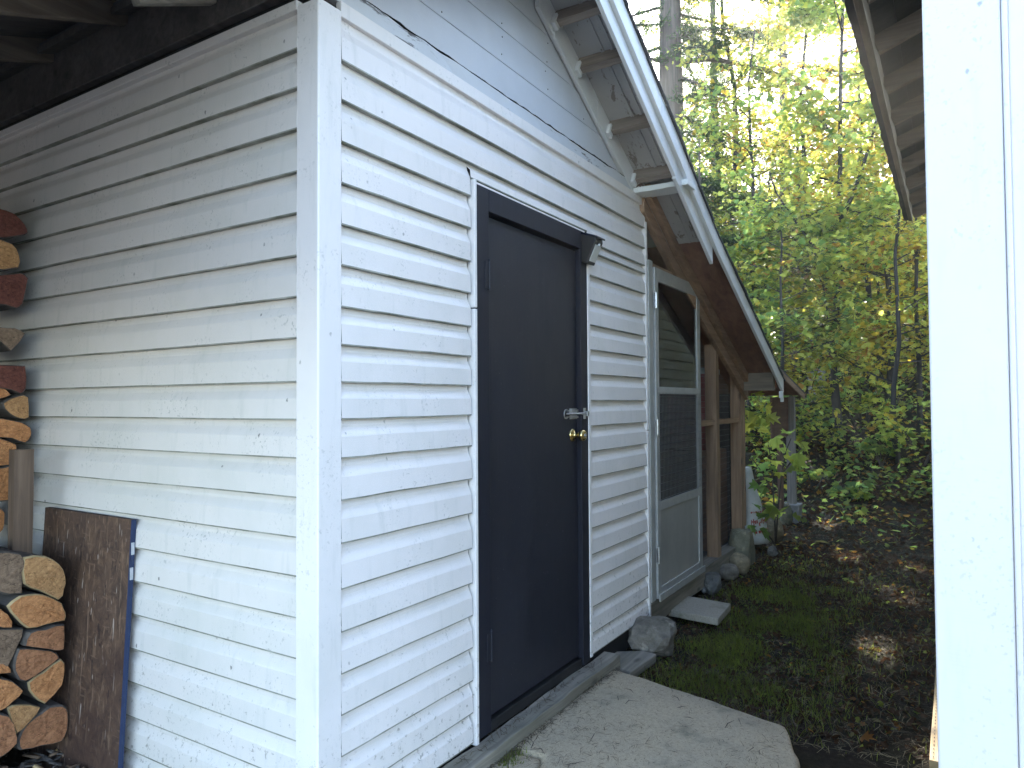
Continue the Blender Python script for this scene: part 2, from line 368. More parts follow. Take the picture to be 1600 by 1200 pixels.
def ground_mat():
    m, n, b, o = newmat('dark_soil'); v = coords(n, rnd=False)
    a = nz(n, v, 1.3, 6, 0.65); f = nz(n, v, 26, 6, 0.75); g = nz(n, v, 110, 4, 0.7)
    c = ramp(n, f, [(0.3, (0.010, 0.0075, 0.0055)), (0.55, (0.028, 0.020, 0.0135)), (0.75, (0.066, 0.046, 0.031))])
    c = mixc(n, ramp(n, a, [(0.46, 0.0), (0.64, 0.6)]), c, (0.022, 0.028, 0.009))
    c = mixc(n, ramp(n, g, [(0.66, 0.0), (0.74, 0.7)]), c, (0.16, 0.13, 0.10))
    n.links.new(c, b.inputs['Base Color']); b.inputs['Roughness'].default_value = 0.95; b.inputs['Specular IOR Level'].default_value = 0.2
    bump(n, b, f, 0.8, 0.03); return m
M_SOIL = ground_mat()
def concrete_mat(name, base, moss=1.0):
    m, n, b, o = newmat(name); v = coords(n, rnd=False)
    f = nz(n, v, 60, 5, 0.7); a = nz(n, v, 2.2, 5, 0.65); sp = nz(n, v, 180, 3, 0.6); st = nz(n, v, 4.5, 4, 0.7)
    c = ramp(n, f, [(0.3, tuple(x*0.72 for x in base)), (0.7, base)])
    c = mixc(n, ramp(n, a, [(0.42, 0.0), (0.72, 0.55)]), c, (0.31, 0.275, 0.215))
    c = mixc(n, ramp(n, st, [(0.56, 0.0), (0.74, 0.6*moss)]), c, (0.10, 0.11, 0.075))
    c = mixc(n, ramp(n, sp, [(0.59, 0.0), (0.67, 0.8)]), c, (0.085, 0.068, 0.045))
    n.links.new(c, b.inputs['Base Color']); b.inputs['Roughness'].default_value = 0.92
    bump(n, b, f, 0.5, 0.008); return m
M_CONC = concrete_mat('old_concrete', (0.53, 0.43, 0.295), 0.9)
M_PAVER = concrete_mat('mossy_paver', (0.40, 0.355, 0.29), 1.2)
def stone_mat(name, c1, c2, moss=0.3):
    m, n, b, o = newmat(name); v = coords(n)
    f = nz(n, v, 14, 6, 0.7); a = nz(n, v, 4, 4, 0.6); g = nz(n, v, 120, 3, 0.6)
    c = ramp(n, f, [(0.3, c1), (0.7, c2)])
    c = mixc(n, ramp(n, nz(n, v, 9, 5, 0.7), [(0.56, 0.0), (0.66, 0.7)]), c, tuple(min(1, x*1.7) for x in c2))
    c = mixc(n, ramp(n, a, [(0.48, 0.0), (0.7, moss)]), c, (0.075, 0.08, 0.03))
    c = mixc(n, ramp(n, g, [(0.6, 0.0), (0.75, 0.5)]), c, tuple(x*0.5 for x in c1))
    n.links.new(c, b.inputs['Base Color']); b.inputs['Roughness'].default_value = 0.9
    bump(n, b, f, 0.9, 0.02); return m
M_ST_GREY = stone_mat('grey_stone', (0.08, 0.070, 0.056), (0.24, 0.21, 0.175))
M_ST_TAN = stone_mat('tan_stone', (0.18, 0.145, 0.09), (0.35, 0.285, 0.19))
M_ST_MOSS = stone_mat('mossy_stone', (0.13, 0.125, 0.085), (0.24, 0.22, 0.15), 0.6)
M_ST_DARK = stone_mat('dark_stone', (0.05, 0.05, 0.05), (0.15, 0.145, 0.14), 0.3)
def cut_mat(name, c1, c2):
    """sawn log end: growth rings, radial cracks"""
    m, n, b, o = newmat(name); v = coords(n)
    wv = n.nodes.new('ShaderNodeTexWave'); wv.wave_type = 'RINGS'; wv.rings_direction = 'Y'; wv.inputs['Scale'].default_value = 14.0
    wv.inputs['Distortion'].default_value = 4.5; wv.inputs['Detail'].default_value = 3.0; wv.inputs['Detail Scale'].default_value = 1.5
    tc = n.nodes.new('ShaderNodeTexCoord'); n.links.new(tc.outputs['Object'], wv.inputs['Vector'])
    f = nz(n, v, 26, 5, 0.7); g = nz(n, coords(n, (60, 8, 12)), 1.0, 5, 0.7)
    c = ramp(n, f, [(0.25, c1), (0.7, c2)])
    c = mixc(n, ramp(n, wv.outputs['Fac'], [(0.0, 0.30), (0.6, 0.0)]), c, tuple(x*0.55 for x in c1))
    c = mixc(n, ramp(n, g, [(0.50, 0.0), (0.78, 0.45)]), c, tuple(x*0.5 for x in c1))
    c = mixc(n, ramp(n, nz(n, v, 7, 4, 0.6), [(0.42, 0.0), (0.7, 0.45)]), c, tuple(x*0.6 for x in c1))
    ck = nz(n, coords(n, (9, 9, 30)), 1.0, 3, 0.5, 2.5)
    c = mixc(n, ramp(n, ck, [(0.485, 0.0), (0.50, 0.85), (0.515, 0.0)]), c, tuple(x*0.18 for x in c1))
    fib = nz(n, coords(n, (150, 20, 150)), 1.0, 3, 0.7)
    c = mixc(n, ramp(n, fib, [(0.5, 0.0), (0.72, 0.5)]), c, tuple(min(1, x*1.35) for x in c2))
    n.links.new(c, b.inputs['Base Color']); b.inputs['Roughness'].default_value = 0.85; b.inputs['Specular IOR Level'].default_value = 0.2
    bump(n, b, mixc(n, 0.5, f, fib), 0.5, 0.004); return m
CUT = {'orange': cut_mat('cut_wood_orange', (0.32, 0.125, 0.048), (0.56, 0.265, 0.11)),
       'tan': cut_mat('cut_wood_tan', (0.29, 0.14, 0.058), (0.50, 0.28, 0.125)),
       'brown': cut_mat('cut_wood_brown', (0.22, 0.092, 0.045), (0.42, 0.195, 0.095)),
       'red': cut_mat('cut_wood_red', (0.09, 0.03, 0.022), (0.17, 0.062, 0.045)),
       'grey': cut_mat('cut_wood_grey', (0.13, 0.085, 0.055), (0.27, 0.18, 0.12))}
M_LOGBARK = wood('firewood_bark', (0.035, 0.03, 0.027), (0.17, 0.14, 0.12), 1, 0.6, 0.95, False, 0.9)
M_SAP = simple('pale_sapwood', (0.46, 0.33, 0.17), 0.8, 0, 0.3, 40, 0.2)
def osb_mat():
    m, n, b, o = newmat('dark_strand_board')
    base = nz(n, coords(n, (14, 14, 11), False), 1.0, 8, 0.78, 0.8)
    c = ramp(n, base, [(0.3, (0.035, 0.019, 0.013)), (0.5, (0.085, 0.046, 0.029)), (0.66, (0.15, 0.085, 0.05))])
    def strand(sc, rz, lo, col, amt):
        tc = n.nodes.new('ShaderNodeTexCoord'); mp = n.nodes.new('ShaderNodeMapping'); mp.inputs['Rotation'].default_value = (rz, 0, 0); mp.inputs['Scale'].default_value = sc
        n.links.new(tc.outputs['Object'], mp.inputs['Vector']); return mixc(n, ramp(n, nz(n, mp.outputs[0], 1.0, 2, 0.4, 0.3), [(lo, 0.0), (lo+0.03, amt)]), c, col)
    c = strand((20, 75, 11), 0.15, 0.64, (0.22, 0.14, 0.09), 0.6); c = strand((20, 60, 12), -0.5, 0.66, (0.19, 0.115, 0.07), 0.6)
    c = strand((20, 14, 70), 0.2, 0.66, (0.17, 0.10, 0.065), 0.5); c = strand((20, 95, 14), -0.12, 0.70, (0.40, 0.33, 0.28), 0.8)
    c = strand((20, 40, 16), 0.4, 0.68, (0.025, 0.012, 0.010), 0.7)
    big = nz(n, coords(n, (2.2, 2.6, 1.9), False), 1.0, 3, 0.5); c = mixc(n, ramp(n, big, [(0.45, 0.0), (0.62, 0.65)]), c, (0.040, 0.017, 0.013))
    n.links.new(c, b.inputs['Base Color']); b.inputs['Roughness'].default_value = 0.75
    bump(n, b, base, 0.4, 0.003); return m
M_OSB = osb_mat()

# ---------------------------------------------------------------- ground
def build_ground():
    xs = np.concatenate([np.array([-120, -60, -30, -15, -8, -5]), np.arange(-4, 2, 0.4), np.arange(2, 9, 0.07), np.arange(9, 24, 0.22), np.array([25, 27, 30, 35, 42, 55, 75, 110, 140])])
    ys = np.concatenate([np.array([-120, -60, -30, -18, -12, -8, -6, -4.5, -3.2, -2.4]), np.arange(-1.9, 0.6, 0.06), np.arange(0.6, 12, 0.35), np.array([13, 15, 18, 24, 32, 45, 70, 120])])
    nx, ny = len(xs), len(ys); V = np.zeros((nx*ny, 3)); k = 0
    for x in xs:
        for y in ys:
            z = hill(x)
            n1 = mnoise.noise((x*0.55, y*0.55, 1.7))*0.05
            n2 = mnoise.noise((x*2.6, y*2.6, 5.1))*0.018 + mnoise.noise((x*9, y*9, 2.2))*0.008
            amp = min(1.0, max(0.25, (x-3.0)/3.0)) if -3 < y < 1 else 1.0
            z += (n1*(2.5 if x > 10 else 0.7)+n2)*amp
            if x < 1.45 and y > 0.5: z += 0.02
            V[k] = (x, y, z); k += 1
    i, j = np.meshgrid(np.arange(nx-1), np.arange(ny-1), indexing='ij')
    a = (i*ny+j).ravel(); F = np.stack([a, a+ny, a+ny+1, a+1], 1)
    o = npmesh('ground', V, F, M_SOIL); o.data.polygons.foreach_set('use_smooth', [True]*len(o.data.polygons)); struct(o)
build_ground()
mb = MB()
gx = [-60, -20, -8, -3, -1, 0, 0.4, 0.75, 0.95]; gy = [-60, -20, -8, -4, -2.6, -1.2, 0, 1, 3, 8, 20, 60]
vs = [(x, y, (0.0 if x < 0.9 else -0.09)+0.012*mnoise.noise((x, y, 4))) for x in gx for y in gy]; ny_ = len(gy)
mb.add(vs, [(i*ny_+j, (i+1)*ny_+j, (i+1)*ny_+j+1, i*ny_+j+1) for i in range(len(gx)-1) for j in range(ny_-1)])
M_BOUNCE_GRAVEL = simple('bounce_gravel', (0.13, 0.125, 0.115), 0.95, 0, 0.45, 120, 0.6)
struct(mb.build('bounce_gravel_sheet', M_BOUNCE_GRAVEL))  # unseen gravel sheet, added to bounce skylight onto the side wall

# ---------------------------------------------------------------- the white shed
XC = 1.511                     # corner of the shed (front wall y = 0, side wall x = XC)
XE = 4.165                     # right end of the clad wall
WT = 2.62                      # top of the siding
shed = thing('shed', 'white vinyl sided gable shed with a charcoal door and a lean-to roof over firewood', 'shed', (XC, 0, 0))
def course(z0, z1, p0, p1, outv, mat, amp=0.0016, seg=10):
    """one dutch-lap siding course from p0 to p1 (2D points), outward normal outv"""
    h = z1-z0; prof = [(0.001, z0+0.001), (0.0225, z0), (0.0225, z0+0.0045), (0.0195, z0+0.56*h), (0.0170, z0+0.61*h), (0.0050, z0+0.80*h), (0.0030, z0+0.88*h), (0.003, z1+0.012)]
    vs = []; n = len(prof); ph = random.uniform(0, 100)
    for i in range(seg+1):
        t = i/seg; x = p0[0]+(p1[0]-p0[0])*t; y = p0[1]+(p1[1]-p0[1])*t
        dz = mnoise.noise((t*4+ph, ph, 0))*amp*1.4; do = mnoise.noise((t*5+ph, 3.3, ph))*amp
        for (o_, z) in prof: vs.append((x+outv[0]*(o_+do), y+outv[1]*(o_+do), z+dz))
    fs = []; ms = []
    for i in range(seg):
        for k in range(n-1):
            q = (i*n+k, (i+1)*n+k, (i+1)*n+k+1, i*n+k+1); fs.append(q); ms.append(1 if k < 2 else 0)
    mb = MB(); mb.add(vs, fs); mb.m = ms; o = mb.build('siding_panel', [mat, M_LAP_SHADE_GRIME], shed)
    md = o.modifiers.new('edge', 'SOLIDIFY'); md.thickness = 0.0012; md.offset = -1
    return o
DX0, DX1 = 2.282, 3.335        # outer edges of the door trim
DTOP = 2.262
left_lines = [2.62, 2.593, 2.457, 2.330, 2.198, 2.069, 1.937, 1.810, 1.680, 1.562, 1.446, 1.330, 1.210, 1.0805, .947, .809, .676, .549, .425, .299, .175, .060]
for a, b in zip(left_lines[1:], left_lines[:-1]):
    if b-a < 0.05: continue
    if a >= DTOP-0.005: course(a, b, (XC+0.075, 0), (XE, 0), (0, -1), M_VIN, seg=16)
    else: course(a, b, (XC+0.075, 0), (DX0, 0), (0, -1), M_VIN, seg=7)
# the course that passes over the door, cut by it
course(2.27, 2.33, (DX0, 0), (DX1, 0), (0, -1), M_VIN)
right_lines = [2.33, 2.222, 2.172, 2.047, 1.914, 1.784, 1.654, 1.524, 1.387, 1.254, 1.121, .988, .851, .723, .586, .457, .316, .183, .075]
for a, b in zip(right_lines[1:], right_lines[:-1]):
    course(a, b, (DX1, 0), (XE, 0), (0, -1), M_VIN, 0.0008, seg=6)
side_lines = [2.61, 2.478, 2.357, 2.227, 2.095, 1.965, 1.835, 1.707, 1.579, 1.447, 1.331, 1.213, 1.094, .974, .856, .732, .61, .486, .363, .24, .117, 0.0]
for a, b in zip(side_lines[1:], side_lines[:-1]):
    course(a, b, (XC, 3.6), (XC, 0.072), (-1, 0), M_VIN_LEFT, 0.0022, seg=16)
# backing sheathing and hidden walls
mb = MB(); mb.box((XC+0.004, 0.006, -0.05), (DX0+0.01, 0.10, 2.62)); mb.box((DX1-0.01, 0.006, -0.05), (XE-0.004, 0.10, 2.62))
mb.box((DX0+0.01, 0.006, DTOP-0.02), (DX1-0.01, 0.10, 2.62)); mb.box((XC+0.004, 0.10, -0.05), (XC+0.104, 3.6, 2.62))
mb.box((XC+0.006, 0.10, 2.62), (XC+0.03, 3.6, 2.855)); mb.box((XC+0.104, 3.5, -0.05), (XE, 3.6, 2.62)); mb.box((XE-0.09, 0.10, -0.05), (XE-0.004, 3.5, 2.62))
mb.build('sheathing', M_GAP, shed)
# corner post: front face, side face, rounded outer edge
mb = MB(); cp = 0.074; q = 0.021; r = 0.005
prof = [(XC+cp, 0.0), (XC+cp, -q), (XC-q+r, -q), (XC-q+r*0.3, -q+r*0.3), (XC-q, -q+r), (XC-q, cp), (XC, cp), (XC, 0.0)]
vs = [(x, y, z) for z in (0.02, 2.612) for (x, y) in prof]; n_ = len(prof)
mb.add(vs, [(k, (k+1) % n_, n_+(k+1) % n_, n_+k) for k in range(n_)] + [tuple(range(n_-1, -1, -1)), tuple(range(n_, 2*n_))])
mb.build('corner_trim', M_VIN_CLEAN, shed, bevel=0.0015)
bx('end_trim', (XE-0.012, -0.026, 0.03), (XE+0.02, 0.012, 1.20), M_VIN_CLEAN, shed)
bx('end_trim', (XE-0.012, -0.026, 1.207), (XE+0.018, 0.012, 2.50), M_VIN_CLEAN, shed)
bx('top_trim', (XC+0.075, -0.019, 2.598), (XE, 0.004, 2.648), M_VIN_CLEAN, shed)
bx('side_top_trim', (XC-0.024, 0.072, 2.600), (XC+0.004, 3.6, 2.632), M_VIN_LEFT, shed)
# door casing trim (white) : left in two lengths, right, over the head
bx('door_trim', (DX0+0.010, -0.033, 0.045), (DX0+0.028, 0.004, 1.752), M_VIN_CLEAN, shed)
bx('door_trim', (DX0+0.010, -0.033, 1.757), (DX0+0.028, 0.004, 2.270), M_VIN_CLEAN, shed)
bx('door_trim', (DX1-0.024, -0.034, 0.075), (DX1+0.004, 0.004, 2.245), M_VIN_CLEAN, shed)
bx('door_trim', (DX0+0.028, -0.020, 2.256), (DX1-0.024, 0.004, 2.268), M_VIN_CLEAN, shed, 0.002)
# door frame and door
FX0, FX1 = DX0+0.028, DX1-0.024; SX0, SX1 = 2.400, 3.235; SZ0, SZ1 = 0.105, 2.150
bx('door_jamb', (FX0, -0.030, 0.06), (SX0, 0.09, 2.255), M_FRAME, shed)
bx('door_jamb', (SX1, -0.030, 0.06), (FX1, 0.09, 2.255), M_FRAME, shed)
bx('door_head', (SX0, -0.0302, SZ1+0.012), (SX1, 0.09, 2.255), M_FRAME, shed)
bx('door_sill', (SX0, -0.022, 0.052), (SX1, 0.09, SZ0-0.010), M_BLACK, shed)
door = bx('door', (SX0+0.004, -0.006, SZ0), (SX1-0.005, 0.035, SZ1), M_DOOR, shed)
def hinge(z):
    mb = MB(); mb.box((SX0-0.030, -0.0325, z-0.055), (SX0-0.002, -0.029, z+0.055)); mb.box((SX0+0.005, -0.010, z-0.055), (SX0+0.035, -0.005, z+0.055))
    mb.tube([(SX0, -0.032, z-0.060), (SX0, -0.032, z+0.060)], [0.0055]*2, 10)
    mb.lathe([(0.003, 0), (0.0058, 0.003), (0.003, 0.007)], (SX0, -0.032, z+0.060), (0, 0, 1), 10)
    return mb.build('hinge', M_DOOR, door, bevel=0.001)
hinge(1.90); hinge(0.40)
# knob
kp = on_y(897, 673, -0.02); kx = 3.178; kz = 1.215
kn = MB(); kn.lathe([(0.034, 0.0), (0.034, 0.004), (0.026, 0.010), (0.014, 0.014), (0.012, 0.032), (0.017, 0.038), (0.027, 0.047), (0.029, 0.058), (0.025, 0.068), (0.012, 0.072), (0.0105, 0.0705)], (kx, -0.006, kz), (0, -1, 0), 28)
kno = kn.build('door_knob', M_BRASS, door, smooth=True)
MB().lathe([(0.0095, 0), (0.0085, 0.003), (0.003, 0.0035)], (kx, -0.0768, kz), (0, -1, 0), 16).build('keyhole', M_ZINC, kno)
# slide bolt
bo = MB(); bz = 1.322
bo.box((3.1480, -0.010, bz-0.027), (3.2250, -0.006, bz+0.027)); bo.box((3.1480, -0.018, bz+0.010), (3.2230, -0.010, bz+0.022)); bo.box((3.1480, -0.018, bz-0.022), (3.2230, -0.010, bz-0.010))
bo.tube([(3.0930, -0.020, bz), (3.2980, -0.040, bz)], [0.006, 0.006], 10)
for k in range(9):
    t = k/8; ang = math.pi*(0.25+1.5*t)
    if k: bo.beam(pp, (3.0880+0.022*math.cos(ang), -0.019, bz+0.022*math.sin(ang)), 0.006, 0.006, (0, 1, 0))
    pp = (3.0880+0.022*math.cos(ang), -0.019, bz+0.022*math.sin(ang))
bo.box((3.1030, -0.017, bz+0.012), (3.1480, -0.011, bz+0.018)); bo.box((3.1030, -0.017, bz-0.018), (3.1480, -0.011, bz-0.012))
bolt = bo.build('slide_bolt', M_ZINC, door, bevel=0.0012)
ke = MB(); ke.box((3.2560, -0.034, bz-0.028), (3.2790, -0.030, bz+0.028)); ke.box((3.2560, -0.050, bz-0.012), (3.2790, -0.034, bz-0.008)); ke.box((3.2560, -0.050, bz+0.008), (3.2790, -0.034, bz+0.012)); ke.box((3.2560, -0.052, bz-0.012), (3.2790, -0.048, bz+0.012))
ke.build('bolt_keeper', M_ZINC, door, bevel=0.001)

# gable wall: horizontal boards following the roof line
XR = 2.84
def R(x):
    """height of the underside of the barge board; the extension's slope is a little flatter"""
    if x < XR: return 2.367+0.523*(4.65-XR)-0.40*(XR-x)
    if x <= 4.65: return 2.367+0.523*(4.65-x)
    return 2.367-0.440*(x-4.65)
GY = 0.012
def gable_board(z0, z1, y, mat, name='gable_board'):
    def xr(z): return 4.65-(z-0.06-2.367)/0.523
    def xl(z): return XR-(2.367+0.523*(4.65-XR)+0.06-z)/0.40
    pts = [(max(XC-0.02, xl(z0)), z0), (min(4.2, xr(z0)), z0), (min(4.2, xr(z1)), z1), (max(XC-0.02, xl(z1)), z1)]
    if pts[2][0] <= pts[3][0]: pts = [pts[0], pts[1], (XR, z1)]
    n = len(pts); vs = [(x, y, z) for x, z in pts]+[(x, y+0.02, z) for x, z in pts]
    MB().add(vs, [tuple(range(n)), tuple(range(2*n-1, n-1, -1))]+[(k, k+n, (k+1) % n+n, (k+1) % n) for k in range(n)]).build(name, mat, shed, bevel=0.0025)
jb = jbox((XC-0.01, -0.006, 2.650), (4.14, 0.028, 2.708), 26, 0.0035); jb.build('band_board', M_BAND, shed)
jbox((XC+0.05, -0.0085, 2.7095), (4.02, 0.02, 2.7115), 70, 0.0026, 0).build('peeling_edge', M_GAP, shed)
for k, (a, b) in enumerate(((2.714, 2.862), (2.866, 3.012), (3.016, 3.165), (3.169, 3.34))):
    gable_board(a, b, GY+0.002*k, M_GABLE)
# sloping trim under the roof, two lengths
for x0, x1 in ((XR+0.02, 3.50), (3.503, 4.10)):
    vs = []
    for x in (x0, x1):
        for (y, dz) in ((-0.012, -0.062), (-0.012, 0.078), (0.012, 0.078), (0.012, -0.062)): vs.append((x, y, R(x)+dz))
    MB().add(vs, [(0, 1, 2, 3), (7, 6, 5, 4), (0, 4, 5, 1), (1, 5, 6, 2), (2, 6, 7, 3), (3, 7, 4, 0)]).build('rake_trim', M_GTRIM, shed, bevel=0.003)
vs = []
for x in (3.0, 3.75):
    for (y, dz) in ((-0.020, -0.075), (-0.020, -0.045), (0.0, -0.045), (0.0, -0.075)): vs.append((x, y, R(x)+dz))
MB().add(vs, [(0, 1, 2, 3), (7, 6, 5, 4), (0, 4, 5, 1), (1, 5, 6, 2), (2, 6, 7, 3), (3, 7, 4, 0)]).build('rake_moulding', M_GTRIM, shed, bevel=0.003)

# roof: deck, shingles, lookouts, barge boards
YO = -0.31                     # overhang
XEND = 6.72
def slab_along(name, xs, y0, y1, lo, hi, mat, parent=None, bevel=0.0):
    vs = []
    for x in xs:
        for (y, dz) in ((y0, lo), (y1, lo), (y1, hi), (y0, hi)): vs.append((x, y, R(x)+dz))
    n = len(xs); fs = [(3, 2, 1, 0)]
    for i in range(n-1):
        for k in range(4): fs.append((i*4+k, i*4+(k+1) % 4, (i+1)*4+(k+1) % 4, (i+1)*4+k))
    fs.append(tuple((n-1)*4+k for k in range(4)))
    return MB().add(vs, fs).build(name, mat, parent or shed, bevel=bevel)
slab_along('roof_deck', [XR, 4.65], YO+0.01, 3.7, 0.078, 0.105, M_SOFFIT)
slab_along('roof_deck', [4.652, XEND-0.02], YO+0.01, 3.7, 0.078, 0.105, M_PLY)
# batten seams on the soffit
for y in (-0.20, -0.15):
    slab_along('soffit_batten', [XR+0.1, 4.64], y-0.008, y+0.008, 0.068, 0.078, M_SOFFIT)
slab_along('lean_deck', [XC-0.10, XR], YO+0.01, 3.7, 0.078, 0.105, M_DARKWOOD)
# shingles: courses stepping down the slope
xs = np.arange(XR, XEND+0.03, 0.14)
for k, x in enumerate(xs):
    x1 = min(x+0.16, XEND+0.035); 
    if x1-x < 0.03: continue
    vs = []; seg = 12
    for j in range(seg+1):
        y = YO-0.035-random.uniform(-0.004, 0.004)*(j == 0)+(3.76-YO)*j/seg if j else YO-0.035+random.uniform(-0.006, 0.006)
        for (xx, dz) in ((x, 0.109), (x1, 0.112), (x1, 0.124), (x, 0.117)): vs.append((xx, y, R(xx)+dz+0.003*(k % 2)))
    fs = [(3, 2, 1, 0)]
    for j in range(seg):
        for q in range(4): fs.append((j*4+q, j*4+(q+1) % 4, (j+1)*4+(q+1) % 4, (j+1)*4+q))
    fs.append(tuple(seg*4+q for q in range(4)))
    MB().add(vs, fs).build('shingle_course', M_SHINGLE, shed)
for k in range(10):
    x = XR-0.14*(k+1)
    if x < XC-0.3: break
    MB().add([(a, y, R(a)+d) for a in (x-0.02, x+0.14) for (y, d) in ((YO-0.03, 0.107), (3.76, 0.107), (3.76, 0.120), (YO-0.03, 0.120))],
             [(0, 1, 2, 3), (7, 6, 5, 4), (0, 4, 5, 1), (1, 5, 6, 2), (2, 6, 7, 3), (3, 7, 4, 0)]).build('shingle_course', M_SHINGLE, shed)
# lookouts under the overhang (run along y)
for (u, v) in ((905, 8), (940, 88), (986, 174), (1022, 246)):
    p = on_y(u, v, -0.15); x = p.x
    th = math.atan(0.523)
    mb = jbox((x-0.019, YO+0.03, 0), (x+0.019, -0.013, 0.085), 5, 0.002, 1)
    rot = Matrix.Rotation(th, 3, 'Y'); c0 = Vector((x, 0, 0.0))
    mb.v = [tuple(rot @ (Vector(q)-c0) + c0 + Vector((0, 0, R(x)-0.012))) for q in mb.v]
    mb.build('lookout', M_LOOK, shed)
    MB().box((x-0.026, -0.036, R(x)-0.035), (x+0.024, -0.013, R(x)+0.035), 0, Matrix.Rotation(th, 3, 'Y')).build('lookout_block', M_GTRIM, shed, bevel=0.004)
for x in (4.45, 4.95, 5.45, 5.95):
    pass
# barge boards
slab_along('barge_board', [XR, 3.62], YO-0.022, YO, 0.0, 0.128, M_GTRIM, bevel=0.003)
slab_along('barge_board', [3.623, 4.65, 5.02], YO-0.0225, YO, 0.001, 0.1275, M_GTRIM, bevel=0.003)
slab_along('barge_board', [5.023, XEND], YO-0.022, YO, 0.0, 0.128, M_GTRIM, bevel=0.003)
slab_along('sub_fascia', [XR, 3.9], YO+0.001, YO+0.022, -0.095, 0.077, M_GTRIM, bevel=0.003)
slab_along('sub_fascia', [3.903, 4.62], YO+0.001, YO+0.023, -0.105, 0.077, M_GTRIM, bevel=0.003)
slab_along('barge_board', [XC-0.2, XR-0.002], YO-0.022, YO, 0.0, 0.128, M_GTRIM, bevel=0.003)
# drip hook at the low end of the barge board
MB().box((XEND-0.12, YO-0.03, R(XEND)-0.05), (XEND-0.06, YO-0.004, R(XEND)+0.01)).box((XEND-0.075, YO-0.032, R(XEND)-0.085), (XEND-0.055, YO-0.004, R(XEND)-0.045)).build('drip_hook', M_STRUT, shed, bevel=0.003)
# loose block on the barge board
# outrigger strut from the wall top to the barge board
jbox((4.005, YO-0.036, 2.640), (4.150, 0.0, 2.672), 6, 0.0015, 1).build('outrigger', M_STRUT, shed, bevel=0.003)
# end-of-plate block with peeling white paint
MB().box((4.02, -0.06, R(4.02)-0.03), (4.12, -0.013, R(4.12)+0.05), 0, Matrix.Rotation(math.atan(0.523), 3, 'Y')).build('plate_block', peel('flaking_block_paint', (0.62, 0.61, 0.58), (0.16, 0.085, 0.06), 0.5), shed, bevel=0.003)

# lean-to roof over the firewood: rafters and deck
def LR(x): return 2.83-0.36*(XC-x)
for y in (0.47, 1.0, 1.55, 2.1, 2.65, 3.2):
    mb = MB(); a = (XC-0.002, y, LR(XC)+0.045); b = (-0.75, y, LR(-0.75)+0.045)
    if y == 0.47: mb.beam((XC-0.002, y, LR(XC)+0.0), (1.18, y, LR(1.18)+0.0-0.04), 0.038, 0.15)
    else: mb.beam(a, b, 0.038, 0.09)
    mb.build('rafter', M_GREYWOOD if y == 0.47 else M_HFASC, shed, bevel=0.003)
mb = MB()
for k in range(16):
    fr = k >= 8; x1 = XC-(0.108 if fr else 0.002)-(k % 8)*0.37; x0 = x1-0.3685; ya, yb = (-0.40, 0.058) if fr else (0.06, 3.7)  # deck widened past the rafter ends, out of view, to darken the side wall
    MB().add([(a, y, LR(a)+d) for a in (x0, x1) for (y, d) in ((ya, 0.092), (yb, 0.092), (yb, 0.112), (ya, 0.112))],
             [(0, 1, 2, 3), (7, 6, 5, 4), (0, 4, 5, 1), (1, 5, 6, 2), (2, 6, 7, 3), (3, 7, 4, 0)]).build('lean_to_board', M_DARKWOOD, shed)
mb = MB()
for k in range(15):
    x0 = -0.70+k*0.148
    MB().box((x0, 3.40, -0.1), (x0+0.145, 3.42, LR(x0)+0.085)).build('back_board', M_DARKWOOD, shed)
bx('ledger', (XC-0.035, 0.10, 2.66), (XC-0.001, 3.6, 2.912), M_DARKWOOD, shed)
bx('lean_to_post', (-0.70, 3.30, -0.1), (-0.61, 3.39, 2.07), M_LUM_Z, shed)

# ---------------------------------------------------------------- solar light over the door corner
sx0, sx1 = 3.245, 3.335; sz = 2.235
solar = thing('solar_light', 'black wedge shaped solar wall light on the top right corner of the door frame', 'wall light', ((sx0+sx1)/2, -0.031, 2.17))
mb = MB(); pr = [(-0.032, 2.095), (-0.062, 2.085), (-0.112, 2.196), (-0.108, 2.222), (-0.032, 2.236)]
n = len(pr); mb.add([(x, y, z) for x in (sx0, sx1) for y, z in pr], [tuple(range(n)), tuple(range(2*n-1, n-1, -1))]+[(k, k+n, (k+1) % n+n, (k+1) % n) for k in range(n)])
mb.build('housing', M_BLACK, solar, bevel=0.004)
MB().add([(x, y, z) for x in (sx0-0.006, sx1+0.006) for y, z in ((-0.032, 2.238), (-0.122, 2.208), (-0.122, 2.218), (-0.032, 2.250))], [(0, 1, 2, 3), (7, 6, 5, 4), (0, 4, 5, 1), (1, 5, 6, 2), (2, 6, 7, 3), (3, 7, 4, 0)]).build('solar_panel', M_SOLAR, solar, bevel=0.002)
def face_pt(t, off): return (-0.062-0.050*t-off*0.91, 2.085+0.111*t-off*0.41)
a0 = face_pt(0.13, 0.001); a1 = face_pt(0.85, 0.001); b0 = face_pt(0.13, 0.004); b1 = face_pt(0.85, 0.004)
MB().add([(x, *q) for x in (sx0+0.012, sx1-0.012) for q in (a0, b0, b1, a1)], [(0, 1, 2, 3), (7, 6, 5, 4), (0, 4, 5, 1), (1, 5, 6, 2), (2, 6, 7, 3), (3, 7, 4, 0)]).build('led_cover', M_LED, solar)
c = face_pt(0.86, 0.003); MB().lathe([(0.010, 0), (0.009, 0.005), (0.004, 0.008)], ((sx0+sx1)/2, *c), (0, -0.91, -0.41), 12).build('motion_sensor', M_LED, solar, smooth=True)

